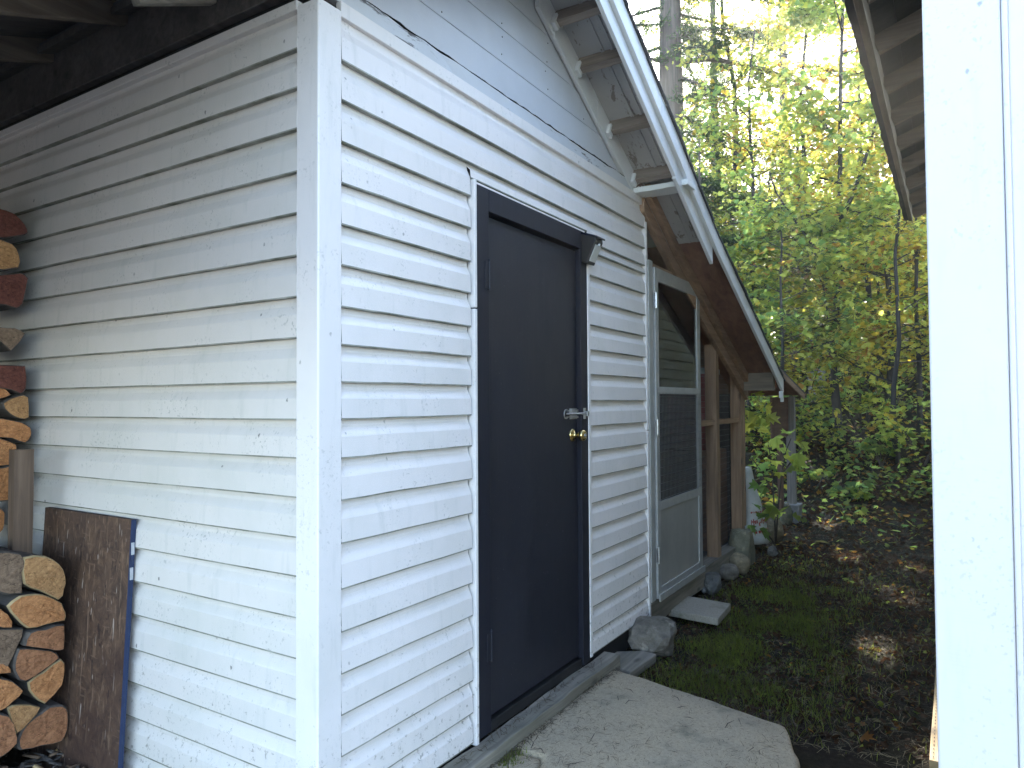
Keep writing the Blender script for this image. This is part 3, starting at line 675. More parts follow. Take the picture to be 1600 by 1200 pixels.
# ---------------------------------------------------------------- chicken coop built under the roof extension
coop = thing('chicken_coop', 'brown timber coop with wire mesh front and aluminium screen door under the roof extension', 'chicken coop', (4.19, 0, 0))
def post(x0, x1, y0, y1, z1, z0=0.12): return jbox((x0, y0, z0), (x1, y1, z1), 7, 0.002, 2).build('post', M_LUM_Z, coop)
post(5.74, 5.83, 0.0, 0.09, R(5.78)-0.03); post(6.50, 6.60, 0.0, 0.09, 1.69)
jbox((6.605, -0.004, 0.25), (6.645, 0.085, 1.60), 6, 0.002, 2).build('post', M_LUM_Z, coop)
jbox((4.19, -0.01, -0.02), (6.64, 0.10, 0.12), 8, 0.005, 0).build('sill', M_GREYWOOD, coop)
jbox((5.20, 0.01, 1.19), (5.738, 0.06, 1.23), 4, 0.002, 0).build('cross_rail', M_LUM_X, coop)
jbox((5.832, 0.01, 1.19), (6.498, 0.06, 1.23), 4, 0.002, 0).build('cross_rail', M_LUM_X, coop)
# sloping top plate beside the mesh, and the plywood of the soffit is the roof deck
vs = []
for x in (4.12, 4.65, 6.66):
    for (y, dz) in ((-0.035, -0.115), (0.003, -0.115), (0.003, -0.015), (-0.035, -0.015)): vs.append((x, y, R(x)+dz+0.02))
fs = [(3, 2, 1, 0)]
for i in range(2):
    for k in range(4): fs.append((i*4+k, i*4+(k+1) % 4, (i+1)*4+(k+1) % 4, (i+1)*4+k))
fs.append((8, 9, 10, 11)); MB().add(vs, fs).build('top_plate', M_LUM_X, coop, bevel=0.003)
vs = []
for x in (4.12, 4.65, 6.66):
    for (y, dz) in ((-0.075, 0.0), (-0.037, 0.0), (-0.037, 0.076), (-0.075, 0.076)): vs.append((x, y, R(x)+dz))
MB().add(vs, fs).build('top_plate', M_LUM_X, coop, bevel=0.003)
jbox((6.50, YO+0.02, 1.475), (6.56, -0.004, 1.645), 4, 0.003, 1).build('eave_beam', M_GREYWOOD_Y, coop)
jbox((6.57, YO+0.015, 1.50), (6.61, -0.004, 1.70), 4, 0.002, 1).build('eave_beam', wood('orange_lumber', (0.24, 0.09, 0.045), (0.42, 0.19, 0.10), 1), coop)
# interior: floor, back and far walls
bx('floor', (4.2, 0.11, 0.05), (6.6, 3.4, 0.10), M_DARKWOOD, coop); bx('back_wall', (4.2, 3.3, 0.1), (6.6, 3.34, 1.6), M_DARKWOOD, coop)
bx('end_wall', (6.604, 0.12, 0.1), (6.64, 3.3, 1.45), M_DARKWOOD, coop)
# wire mesh: welded grid
def wire_grid(name, x0, x1, y, zlo, zhi, dx, dz, r, parent, lean=0.0):
    mb = MB(); x = x0
    while x <= x1:
        zt = zhi(x) if callable(zhi) else zhi
        mb.tube([(x+mnoise.noise((x*9, z*3, 1))*0.003, y, z) for z in np.linspace(zlo, zt, 4)], [r]*4, 3, 0, False); x += dx
    z = zlo
    top = max(zhi(x0), zhi(x1)) if callable(zhi) else zhi
    while z <= top:
        xe = x1
        if callable(zhi):
            while xe > x0 and zhi(xe) < z: xe -= 0.03
        if xe-x0 > 0.05: mb.tube([(q, y-r, z+mnoise.noise((q*4, z*9, 2))*0.004) for q in np.linspace(x0, xe, 4)], [r]*4, 3, 0, False)
        z += dz
    return mb.build(name, M_WIRE, parent)
stuff(wire_grid('wire_mesh', 4.26, 6.49, 0.100, 0.13, lambda x: R(x)-0.05, 0.026, 0.05, 0.0013, coop))
# screen door
DX = (4.275, 5.205); DZ = (0.145, 2.235)
sd = thing('screen_door', 'aluminium screen door with glass top, wired screen and solid kick panel beside the white wall', 'screen door', (DX[0], -0.02, DZ[0]))
def sdb(name, x0, x1, z0, z1, mat=M_ALU, y0=-0.040, y1=-0.012, bv=0.003): return bx(name, (x0, y0, z0), (x1, y1, z1), mat, sd, bv)
sdb('hinge_stile', DX[0], DX[0]+0.058, DZ[0], DZ[1]); sdb('latch_stile', DX[1]-0.075, DX[1], DZ[0]+0.01, DZ[1])
sdb('top_rail', DX[0]+0.058, DX[1]-0.075, DZ[1]-0.085, DZ[1], y0=-0.0395); sdb('middle_rail', DX[0]+0.058, DX[1]-0.075, 1.430, 1.475, y0=-0.0395)
sdb('lower_rail', DX[0]+0.058, DX[1]-0.075, 0.690, 0.745, y0=-0.0395); sdb('bottom_rail', DX[0]+0.058, DX[1]-0.075, DZ[0], 0.21, y0=-0.0395)
sdb('glass_pane', DX[0]+0.058, DX[1]-0.075, 1.475, DZ[1]-0.085, M_GLASS, -0.030, -0.026, 0)
sdb('insect_screen', DX[0]+0.058, DX[1]-0.075, 0.745, 1.430, M_SCREEN, -0.024, -0.0225, 0)
sdb('kick_panel', DX[0]+0.058, DX[1]-0.075, 0.21, 0.690, M_KICK, -0.032, -0.020, 0.002)
stuff(wire_grid('wire_guard', DX[0]+0.02, DX[1]-0.02, -0.0435, 0.76, 1.44, 0.026, 0.05, 0.0014, sd))
bx('door_sweep', (DX[0]+0.01, -0.048, DZ[0]-0.02), (DX[1]+0.03, -0.040, DZ[0]+0.025), M_ALU, sd, 0.002)
for z in (2.02, 1.22, 0.42):
    MB().tube([(DX[0]-0.008, -0.048, z-0.05), (DX[0]-0.008, -0.048, z+0.05)], [0.008]*2, 8).box((DX[0]-0.030, -0.042, z-0.045), (DX[0]+0.012, -0.0402, z+0.045)).build('hinge', M_ZINC, sd)
# fixed frame of the screen door belongs to the coop
bx('door_frame', (4.19, -0.030, 0.14), (4.262, 0.0, 2.27), M_ALU, coop)
bx('drip_cap', (4.262, -0.012, DZ[1]+0.004), (5.14, 0.0, DZ[1]+0.03), M_LUM_X, coop)
# things seen inside the coop
rb = thing('storage_bin', 'maroon plastic bin with pale lid standing inside the coop behind the wire', 'bin', (6.28, 0.36, 0.1))
MB().lathe([(0.16, 0.95), (0.21, 1.0), (0.225, 1.62)], (6.28, 0.36, 0.0), (0, 0, 1), 20).build('drum', M_REDBIN, rb, smooth=False)
MB().lathe([(0.235, 1.62), (0.235, 1.66), (0.20, 1.675)], (6.28, 0.36, 0.0), (0, 0, 1), 20).build('lid', M_PAPER, rb)
MB().box((6.05, 0.14, 0.1), (6.55, 0.60, 0.95)).build('crate_stand', M_PLY, rb)

# ---------------------------------------------------------------- low shelter beyond the coop
sh = thing('low_shelter', 'low open lean-to shelter with brown side board and concrete pier block past the coop', 'shelter', (8.9, 0.05, 0))
def SR(x): return 1.745-0.175*(x-7.15)
def slope_piece(name, x0, x1, y0, y1, lo, hi, mat):
    return MB().add([(a, y, SR(a)+d) for a in (x0, x1) for (y, d) in ((y0, lo), (y1, lo), (y1, hi), (y0, hi))],
        [(0, 1, 2, 3), (7, 6, 5, 4), (0, 4, 5, 1), (1, 5, 6, 2), (2, 6, 7, 3), (3, 7, 4, 0)]).build(name, mat, sh, bevel=0.003)
slope_piece('roof_deck', 7.15, 8.88, -0.13, 2.4, 0.0, 0.018, M_PLY); slope_piece('roofing', 7.12, 8.91, -0.15, 2.42, 0.020, 0.036, M_SHINGLE)
slope_piece('rake_board', 7.15, 8.88, -0.150, -0.131, -0.045, 0.018, M_LUM_X)
bx('side_panel', (7.95, 0.03, 0.97), (8.86, 0.05, 1.42), wood('red_brown_board', (0.10, 0.045, 0.03), (0.20, 0.10, 0.07), 0), sh)
jbox((8.52, 0.06, 0.12), (8.66, 0.10, 1.42), 6, 0.003, 2).build('post', wood('cedar_post', (0.12, 0.065, 0.045), (0.24, 0.14, 0.10), 2), sh)
jbox((8.83, -0.035, 0.17), (8.92, 0.06, 1.43), 6, 0.003, 2).build('post', M_GREYWOOD_Z, sh)
jbox((7.25, 1.9, 0.0), (7.34, 2.0, 1.70), 6, 0.003, 2).build('post', M_GREYWOOD_Z, sh)
mb = MB(); a, b = 0.085, 0.115
cx, cy = 8.875, 0.012
mb.add([(cx-b*0.7, cy-b*0.7, -0.09), (cx+b*0.7, cy-b*0.7, -0.09), (cx+b*0.7, cy+b*0.7, -0.09), (cx-b*0.7, cy+b*0.7, -0.09), (cx-a*1.2, cy-a*1.2, 0.17), (cx+a*1.2, cy-a*1.2, 0.17), (cx+a*1.2, cy+a*1.2, 0.17), (cx-a*1.2, cy+a*1.2, 0.17)], [(0, 3, 2, 1), (4, 5, 6, 7), (0, 1, 5, 4), (1, 2, 6, 5), (2, 3, 7, 6), (3, 0, 4, 7)])
mb.build('pier_block', M_PIER, sh, bevel=0.008)

# white feed bag and blue bin under the shelter
def blob(rad, seed, sub=3, rough=0.25, freq=1.6, flat=None):
    import bmesh
    bm = bmesh.new(); bmesh.ops.create_icosphere(bm, subdivisions=sub, radius=1.0)
    for v in bm.verts:
        d = v.co.copy(); k = 1+rough*mnoise.noise(d*freq+Vector((seed*7.1, seed*3.3, seed)))+rough*0.35*mnoise.noise(d*freq*3+Vector((seed, 9.1, seed*2)))
        v.co = Vector((d.x*rad[0], d.y*rad[1], d.z*rad[2]))*k
        if flat is not None and v.co.z > flat: v.co.z = flat+(v.co.z-flat)*0.2
    vs = [v.co.copy() for v in bm.verts]; fs = [tuple(v.index for v in f.verts) for f in bm.faces]; bm.free(); return vs, fs
bp = on_z(1186, 795, 0.0); bag = thing('feed_bag', 'crumpled white feed bag with red print slumped against the coop corner post', 'bag', (7.05, 0.10, -0.02))
mb = MB(); segs = 26; rings = 16; vs = []
for i in range(rings):
    t = i/(rings-1); z = 0.03+0.72*t
    rx = 0.20*(1-0.55*t)*(1+0.10*math.sin(t*9)); ry = 0.16*(1-0.80*t); ox = -0.14*t+0.02*math.sin(t*6)
    for k in range(segs):
        a_ = 2*math.pi*k/segs; n1 = 1+0.13*mnoise.noise((math.cos(a_)*1.5, math.sin(a_)*1.5, t*5))+(0.10 if t > 0.45 else 0.05)*mnoise.noise((math.cos(a_)*4, math.sin(a_)*4, t*9))
        vs.append((7.08+ox+rx*n1*math.cos(a_), 0.05+ry*n1*math.sin(a_), z))
fs = [(i*segs+k, i*segs+(k+1) % segs, (i+1)*segs+(k+1) % segs, (i+1)*segs+k) for i in range(rings-1) for k in range(segs)]
fs += [tuple(range(segs-1, -1, -1)), tuple((rings-1)*segs+k for k in range(segs))]
mb.add(vs, fs); bago = mb.build('bag_body', M_BAG, bag, smooth=True)
# blocks of red print low on the bag (wrapped onto its front: strips laid 3 mm proud)
pr = MB()
def bagpt(a_, z, off=0.009):
    t = (z-0.03)/0.72; rx = 0.20*(1-0.55*t)*(1+0.10*math.sin(t*9)); ry = 0.16*(1-0.80*t); ox = -0.14*t+0.02*math.sin(t*6)
    n1 = 1+0.13*mnoise.noise((math.cos(a_)*1.5, math.sin(a_)*1.5, t*5))
    return (7.08+ox+(rx*n1+off)*math.cos(a_), 0.05+(ry*n1+off)*math.sin(a_), z)
def strip(a0, a1, z0, z1):
    n = 4; vs = []
    for i in range(n+1):
        a_ = a0+(a1-a0)*i/n; vs += [bagpt(a_, z0), bagpt(a_, z1)]
    pr.add(vs, [(2*i, 2*i+2, 2*i+3, 2*i+1) for i in range(n)])
rr = random.Random(5)          # smudged rows of red print, too blurred to read in the photograph
for (z0, hgt) in ((0.135, 0.045), (0.20, 0.085), (0.315, 0.03)):
    a0 = 3.45
    while a0 < 5.1:
        w0 = rr.uniform(0.04, 0.13); zz = z0+rr.uniform(0, hgt*0.35); strip(a0, a0+w0, zz, zz+hgt*rr.uniform(0.35, 0.75))
        if rr.random() < 0.5: strip(a0+w0, a0+w0+0.08, zz+hgt*0.3, zz+hgt*0.45)
        a0 += w0+rr.uniform(0.03, 0.12)
pr.build('red_print', M_RED, bag)
bb = thing('blue_bin', 'dark blue bin under the low shelter just behind the white feed bag', 'bin', (7.55, 0.45, -0.05))
MB().add([(7.55+sx*wx, 0.45+sy*wx, z) for (z, wx) in ((-0.05, 0.17), (0.80, 0.22)) for (sx, sy) in ((-1, -1), (1, -1), (1, 1), (-1, 1))], [(0, 3, 2, 1), (4, 5, 6, 7), (0, 1, 5, 4), (1, 2, 6, 5), (2, 3, 7, 6), (3, 0, 4, 7)]).build('tub', M_BLUE, bb, bevel=0.01)
MB().box((7.31, 0.21, 0.80), (7.79, 0.69, 0.83)).build('rim', M_BLUE, bb, bevel=0.008)

# ---------------------------------------------------------------- neighbouring house on the right
HX = 1.75; HY = CAM.y+0.042
house = thing('house', 'white trimmed house corner at the right with dark rafters under its open eave', 'house', (HX, HY, 0))
HPW = 0.139
mb = MB(); mb.box((HX, HY-HPW, 0.02), (HX+0.03, HY, 3.25)); mb.build('corner_board', M_HPOST, house, bevel=0.004)
bx('corner_board', (HX+0.0305, HY-0.022, 0.02), (HX+0.14, HY-0.001, 3.25), M_HPOST, house)
bx('trim_lip', (HX-0.004, HY-HPW-0.0115, 0.02), (HX+0.022, HY-HPW-0.0005, 3.25), M_HPOST, house, 0.003)
bx('end_wall_panel', (HX+0.012, HY-4.0, 0.02), (HX+0.05, HY-HPW-0.012, 3.6), M_HPOST, house)
hz = [0.16+0.127*k for k in range(25)]
for a, b in zip(hz[:-1], hz[1:]):
    h = b-a; prof = [(-0.006, a), (0.020, a), (0.014, a+0.6*h), (0.0, a+0.85*h), (-0.004, b+0.01)]
    vs = [(x, HY-0.024+o_, z) for x in (HX+0.14, 11.6) for (o_, z) in prof]  # siding carried past the eave end, unseen, to fill the door pane's reflection
    MB().add(vs, [(k, k+5, k+6, k+1) for k in range(4)]).build('siding_panel', M_HSIDE, house)
bx('wall_core', (HX+0.052, HY-4.0, -0.1), (11.6, HY-0.026, 3.30), M_GAP, house)  # far stretch beyond the eave is added to block sky reflected in the pane
EZ = CAM_Z+1.985; EY = CAM.y+0.385       # underside of the eave edge
def HR(y): return EZ+0.36*(EY-y)
bx('fascia', (1.3, EY-0.040, EZ-0.01), (8.95, EY, EZ+0.13), M_HFASC, house)
jbox((1.25, EY+0.001, EZ+0.012), (8.98, EY+0.042, EZ+0.16), 60, 0.006, 0).build('roof_edge', M_DRIP, house)
for k in range(14):
    x = 8.88-0.62*k
    if x < 1.3: break
    MB().beam((x, EY-0.041, HR(EY)+0.055), (x, HY-1.2, HR(HY-1.2)+0.055), 0.04, 0.11).build('rafter', M_HRAFT, house, bevel=0.003)
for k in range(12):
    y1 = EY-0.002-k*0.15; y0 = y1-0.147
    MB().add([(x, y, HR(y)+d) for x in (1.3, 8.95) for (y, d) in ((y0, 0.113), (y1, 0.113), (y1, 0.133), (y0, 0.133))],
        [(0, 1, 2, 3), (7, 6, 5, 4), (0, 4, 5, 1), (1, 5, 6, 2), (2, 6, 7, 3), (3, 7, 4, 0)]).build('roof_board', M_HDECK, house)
MB().add([(x, y, HR(y)+d) for x in (1.25, 9.0) for (y, d) in ((HY-5.0, 0.15), (EY+0.04, 0.15), (EY+0.04, 0.165), (HY-5.0, 0.165))],
    [(0, 1, 2, 3), (7, 6, 5, 4), (0, 4, 5, 1), (1, 5, 6, 2), (2, 6, 7, 3), (3, 7, 4, 0)]).build('roofing', M_SHINGLE, house)
# treated timber at the foot of the house
ty0, ty1 = CAM.y+0.046, CAM.y+0.101
tim = jbox((3.05, ty0-0.03, -0.11), (5.2, ty1, 0.058), 10, 0.0015, 0).build('timber', M_TREATED, None, bevel=0.003, off=(3.05, ty0, -0.1))
tag(tim, 'sunlit treated timber with incised slots lying at the foot of the house corner', 'timber')
slots = MB()
for k in range(60):
    for j in range(3):
        x = 3.07+0.035*k+(0.017 if j % 2 else 0); y = ty1-0.012-0.018*j
        slots.add([(x, y-0.0015, 0.0610), (x+0.014, y-0.0015, 0.0610), (x+0.014, y+0.0015, 0.0610), (x, y+0.0015, 0.0610)], [(0, 1, 2, 3)])
so_ = slots.build('incision', M_DEBRIS, tim); stuff(so_)

# ---------------------------------------------------------------- doorstep: sleeper, slab, pavers, planks
sl_ = jbox((2.02, -0.115, -0.03), (3.50, -0.024, 0.052), 16, 0.004, 0).build('threshold_board', M_GREYWOOD, None, bevel=0.004, off=(2.0, -0.07, 0))
tag(sl_, 'weathered grey wooden sleeper lying along the foot of the door', 'board')
slab = thing('concrete_slab', 'worn concrete doorstep slab littered with needles in front of the charcoal door', 'concrete slab', (2.6, -0.6, 0))
def slab_piece(poly, top, thick, name, res=0.045):
    """polygon plate with an uneven weathered top and rounded edges"""
    import bmesh
    n = len(poly); P2 = []
    for i in range(n):
        a = Vector(poly[i]); b = Vector(poly[(i+1) % n]); L = (b-a).length; m = max(1, int(L/res))
        for k in range(m): P2.append(a+(b-a)*k/m)
    P2 = [p+Vector((mnoise.noise((p.x*9, p.y*9, 3))*0.006+mnoise.noise((p.x*40, p.y*40, 3))*0.004, mnoise.noise((p.x*9, p.y*9, 8))*0.006+mnoise.noise((p.x*40, p.y*40, 8))*0.004)) for p in P2]
    cen = sum(P2, Vector((0, 0)))/len(P2); vs = []; m = len(P2); levels = [(0.0, -thick), (0.0, -0.018), (0.010, -0.004), (0.026, 0.0)]
    for (ins, dz) in levels:
        for p in P2:
            d = (cen-p); q = p+d.normalized()*ins; vs.append((q.x, q.y, top+dz+mnoise.noise((q.x*5, q.y*5, 1))*0.004))
    for f in (0.75, 0.5, 0.25):
        for p in P2:
            q = cen+(p-cen)*f; vs.append((q.x, q.y, top+mnoise.noise((q.x*5, q.y*5, 1))*0.004+0.002))
    vs.append((cen.x, cen.y, top+0.003)); L = 7
    fs = [(l*m+k, l*m+(k+1) % m, (l+1)*m+(k+1) % m, (l+1)*m+k) for l in range(L-1) for k in range(m)]
    fs += [((L-1)*m+k, (L-1)*m+(k+1) % m, L*m) for k in range(m)]
    return MB().add(vs, fs).build(name, M_CONC, slab, smooth=True)
c1 = on_z(938, 1046, 0); c2 = on_z(1220, 1129, 0); c3 = on_z(1218, 1190, 0)
k1 = on_z(772, 1142, 0); k2 = on_z(800, 1168, 0); k3 = on_z(846, 1180, 0); k4 = on_z(842, 1204, 0)
xy = lambda p: (p.x, p.y)
slab_piece([xy(k1), xy(c1), (c1.x+0.05, c1.y-0.08), xy(c2), (c2.x-0.02, c2.y-0.025), (c2.x-0.30, c2.y-0.13), (1.6, -1.18), (1.6, -0.62), xy(k4), xy(k3), xy(k2)], 0.0, 0.15, 'slab_piece')
e = 0.012
slab_piece([(k1.x-e*1.2, k1.y-0.002), (k2.x-e, k2.y+0.002), (k3.x-e, k3.y-0.004), (k4.x-e*1.5, k4.y), (2.10, -0.30), (2.06, -0.13)], -0.006, 0.13, 'slab_piece')
slab_piece([(2.085, -0.32), (k4.x-0.03, k4.y-0.03), (1.72, -0.60), (1.60, -0.60), (1.60, -0.14), (2.03, -0.14)], -0.012, 0.13, 'slab_piece')
# paver and loose plank
def plate(name, px, z, th, mat, label, cat, jit=0.004):
    pts = [on_z(u, v, z) for u, v in px]; n = len(pts); c = sum(pts, Vector())/n
    mb = MB(); vs = [(p.x, p.y, z+random.uniform(-jit, jit)) for p in pts]+[(p.x, p.y, z-th) for p in pts]
    mb.add(vs, [tuple(range(n)), tuple(range(2*n-1, n-1, -1))]+[(k, k+n, (k+1) % n+n, (k+1) % n) for k in range(n)])
    o = mb.build(name, mat, None, bevel=0.007, off=(c.x, c.y, z-th)); return tag(o, label, cat)
plate('paver', [(1044, 951), (1122, 966), (1142, 943), (1066, 930)], 0.0, 0.05, M_PAVER, 'speckled grey concrete paver lying on the grass below the screen door', 'paver')
plate('plank', [(946, 1036), (985, 1051), (1026, 1021), (1003, 1017), (960, 1016)], -0.02, 0.05, M_GREYWOOD, 'short weathered plank offcut on the ground between the slab and the corner rock', 'plank', 0.006)
# debris on the slab: needles and twigs
def strands(name, pts, lens, rad, mat, zoff=0.003, parent=None, bend=0.25, tilt=0.1):
    N = len(pts); a = rng.uniform(0, 2*np.pi, N); L = lens; dz = rng.normal(0, tilt, N)*L
    d = np.stack([np.cos(a)*L/2, np.sin(a)*L/2, dz*0.5], 1); nrm = np.stack([-np.sin(a), np.cos(a), np.zeros(N)], 1)*rad
    mid = pts+np.stack([-np.sin(a), np.cos(a), np.zeros(N)], 1)*(rng.normal(0, bend, N)*L)[:, None]+np.array([0, 0, 1])*np.abs(dz)[:, None]*0.3
    V = np.stack([pts-d-nrm*0.7, pts-d+nrm*0.7, mid-nrm, mid+nrm+np.array([0, 0, rad*0.8]), pts+d-nrm*0.5, pts+d+nrm*0.5], 1)
    V[:, :, 2] += zoff; b = (np.arange(N)*6)[:, None]
    F = np.concatenate([b+np.array([[0, 2, 3, 1]]), b+np.array([[2, 4, 5, 3]])])
    return stuff(npmesh(name, V.reshape(-1, 3), F, mat, None, parent))
n = 2600
pts = np.stack([rng.uniform(1.7, 3.32, n), rng.uniform(-1.05, -0.12, n), np.full(n, 0.003)], 1)
w_ = np.array([mnoise.noise((p[0]*3, p[1]*3, 4.4)) for p in pts]); keep = rng.random(n) < np.clip(0.45+w_*1.1+(pts[:, 1] > -0.3)*0.4, 0.06, 1); pts = pts[keep]
strands('pine_needles', pts, rng.uniform(0.010, 0.040, len(pts)), 0.0008, M_NEEDLE, bend=0.08)
pts = np.stack([rng.uniform(1.8, 3.3, 60), rng.uniform(-1.05, -0.12, 60), np.full(60, 0.004)], 1)
strands('twig_litter', pts, rng.uniform(0.04, 0.11, 60), 0.0018, M_TWIG)

# needles and crumbs gathered against the slab edge, the sleeper and the wall foot; moss along the slab
def along(a, b, n, sd, z): 
    t = rng.random(n)[:, None]; return np.array(a)[None]*(1-t)+np.array(b)[None]*t+np.stack([rng.normal(0, sd, n), rng.normal(0, sd, n), np.full(n, z)], 1)
e_ = np.concatenate([along((c1.x+0.03, c1.y, 0), (c2.x+0.06, c2.y, 0), 500, 0.03, -0.035), along((2.1, -0.125, 0), (3.45, -0.125, 0), 420, 0.012, 0.004), along((2.1, -0.06, 0), (3.4, -0.06, 0), 160, 0.02, 0.056), along((3.5, -0.04, 0), (4.2, -0.04, 0), 300, 0.03, -0.06)])
strands('gathered_needles', e_, rng.uniform(0.012, 0.05, len(e_)), 0.0011, M_NEEDLE, 0.002, None, 0.15, 0.35)
nh = MB()
for z in (2.74, 2.83, 2.89, 2.98, 3.04, 3.13):
    for x in (1.75, 2.16, 2.57, 2.98, 3.39, 3.80):
        xx = x+random.uniform(-0.02, 0.02)
        if z < R(xx)-0.09 and z < 2.367+0.523*(4.65-XR)-0.05: nh.lathe([(0.0035, 0), (0.0030, 0.0012)], (xx, GY+0.0015, z+random.uniform(-0.01, 0.01)), (0, -1, 0), 7)
stuff(nh.build('nail_heads', M_DEBRIS, shed))

# ---------------------------------------------------------------- rocks
def rock(u, v, wpx, hpx, mat, label, seed, zc=None, rough=0.3, flat=None, ydeep=0.8, freq=1.6, yaw=0.0, sub=3):
    p = on_z(u, v, zc if zc is not None else -0.06); s = (p-CAM).dot(fw); rw = wpx/2*s/FPX; rh = hpx/2*s/FPX
    vs, fs = blob((rw, rw*ydeep, rh*1.15), seed, sub, rough, freq, None)
    rm = Matrix.Rotation(yaw, 3, 'Z'); base = Vector((p.x, p.y, p.z+rh*0.75))
    if flat: vs = [Vector((q.x, q.y, min(q.z, flat*rh+(q.z-flat*rh)*0.25))) for q in vs]
    mb = MB(); mb.add([rm @ q + base for q in vs], fs)
    o = mb.build('rock', mat, None, smooth=(rough < 0.28), off=(p.x, p.y, p.z)); return tag(o, label, 'rock')
rock(1022, 1014, 92, 56, M_ST_GREY, 'large rough grey rock beside the end of the white wall', 3, -0.06, 0.42, 0.8, 0.75, 1.3)
rock(1112, 922, 46, 34, M_ST_DARK, 'angular dark rock nearest the bottom of the screen door', 5, -0.05, 0.45, 0.7, 0.7, 1.1)
rock(1138, 903, 40, 24, M_ST_GREY, 'flat oval grey stone in front of the rounded tan stone', 8, -0.05, 0.10, None, 0.8)
rock(1155, 893, 37, 31, M_ST_TAN, 'rounded tan stone between the oval stone and the mossy slab stone', 9, -0.05, 0.10, None, 0.9)
rock(1208, 842, 36, 36, M_ST_TAN, 'tan boulder behind the mossy slab stone under the maple sapling', 12, -0.04, 0.18, None, 0.9)
rock(1228, 818, 26, 34, M_ST_MOSS, 'mossy round stone next to the concrete pier block', 15, -0.04, 0.15)
rock(1207, 868, 18, 16, M_ST_DARK, 'small dark stone at the foot of the mossy slab stone', 17, -0.05, 0.2)
rock(1100, 926, 9, 9, M_ST_DARK, 'tiny dark stone below the screen door sweep', 22, -0.05, 0.2, sub=2)
pa = on_z(1178, 886, -0.05)
vs, fs = blob((0.16, 0.13, 0.26), 31, 3, 0.16, 1.1)
vs = [Vector((q.x*(1.0-0.35*max(0, q.z/0.26)), q.y+0.10*q.z, max(q.z, -0.12))) for q in vs]
vs = [Vector((max(-0.145, min(0.145, q.x)), max(-0.07, q.y), min(q.z, 0.19))) for q in vs]
o = MB().add([q+Vector((pa.x+0.06, pa.y+0.10, 0.06)) for q in vs], fs).build('rock', M_ST_MOSS, None, smooth=False, bevel=0.012, off=(pa.x, pa.y, -0.05))
tag(o, 'big flat faced mossy slab stone leaning against the foot of the coop corner', 'rock')

# ---------------------------------------------------------------- firewood and the strand board
def log(px, plane_y, depth, cut, label, bark=True, jit=0.012, group='stacked firewood logs', xz=None):
    if xz is None:
        pts = [on_y(u, v, plane_y) for u, v in px]; xz = [(p.x, p.z) for p in pts]
    cx = sum(p[0] for p in xz)/len(xz); cz = sum(p[1] for p in xz)/len(xz)
    # subdivide + soften the outline
    out = []; n = len(xz)
    for i in range(n):
        a = Vector(xz[i]); b = Vector(xz[(i+1) % n]); z_ = Vector(xz[i-1])
        d2 = Vector(xz[(i+2) % n]); out.append(a*0.97+(b+z_)*0.015); out.append((a+b)*0.5+(a+b-z_-d2)*0.035)
    out = [p+Vector((random.uniform(-1, 1), random.uniform(-1, 1)))*0.0022 for p in out]; m = len(out); c = Vector((cx, cz))
    y0 = plane_y+random.uniform(-0.02, jit); vs = []
    slope = random.uniform(-0.06, 0.06)
    for (sc, yy) in ((0.93, 0.0), (1.0, 0.008), (1.0+random.uniform(-0.03, 0.02), depth*0.5), (1.0, depth)):
        for p in out:
            q = c+(p-c)*sc; vs.append((q.x, y0+yy+slope*(q.x-cx), q.y))
    fs = []; mats = []; base_n = 4*m
    for f_ in (0.62, 0.30):
        for p in out:
            q = c+(p-c)*f_*random.uniform(0.92, 1.08)*0.93; vs.append((q.x, y0+random.uniform(-0.003, 0.002)+slope*(q.x-cx), q.y))
    vs.append((cx, y0-0.003, cz)); cI = base_n+2*m
    for k in range(m):
        k2 = (k+1) % m
        fs += [(k2, k, base_n+k, base_n+k2), (base_n+k2, base_n+k, base_n+m+k, base_n+m+k2), (base_n+m+k2, base_n+m+k, cI)]; mats += [0, 0, 0]
    for l in range(3):
        for k in range(m): fs.append((l*m+k, l*m+(k+1) % m, (l+1)*m+(k+1) % m, (l+1)*m+k)); mats.append(1 if l else 2)
    fs.append(tuple(3*m+k for k in range(m))); mats.append(0)
    mb = MB(); mb.add(vs, fs); mb.m = mats
    o = mb.build('firewood_log', [CUT[cut], M_LOGBARK, M_LOGBARK if bark else M_SAP], None, off=(cx, y0, cz))
    return tag(o, label, 'log', group)
Z = lambda pts: [(x*0.3, 840+y*0.3) for x, y in pts]
FY, BY = 1.26, 1.65
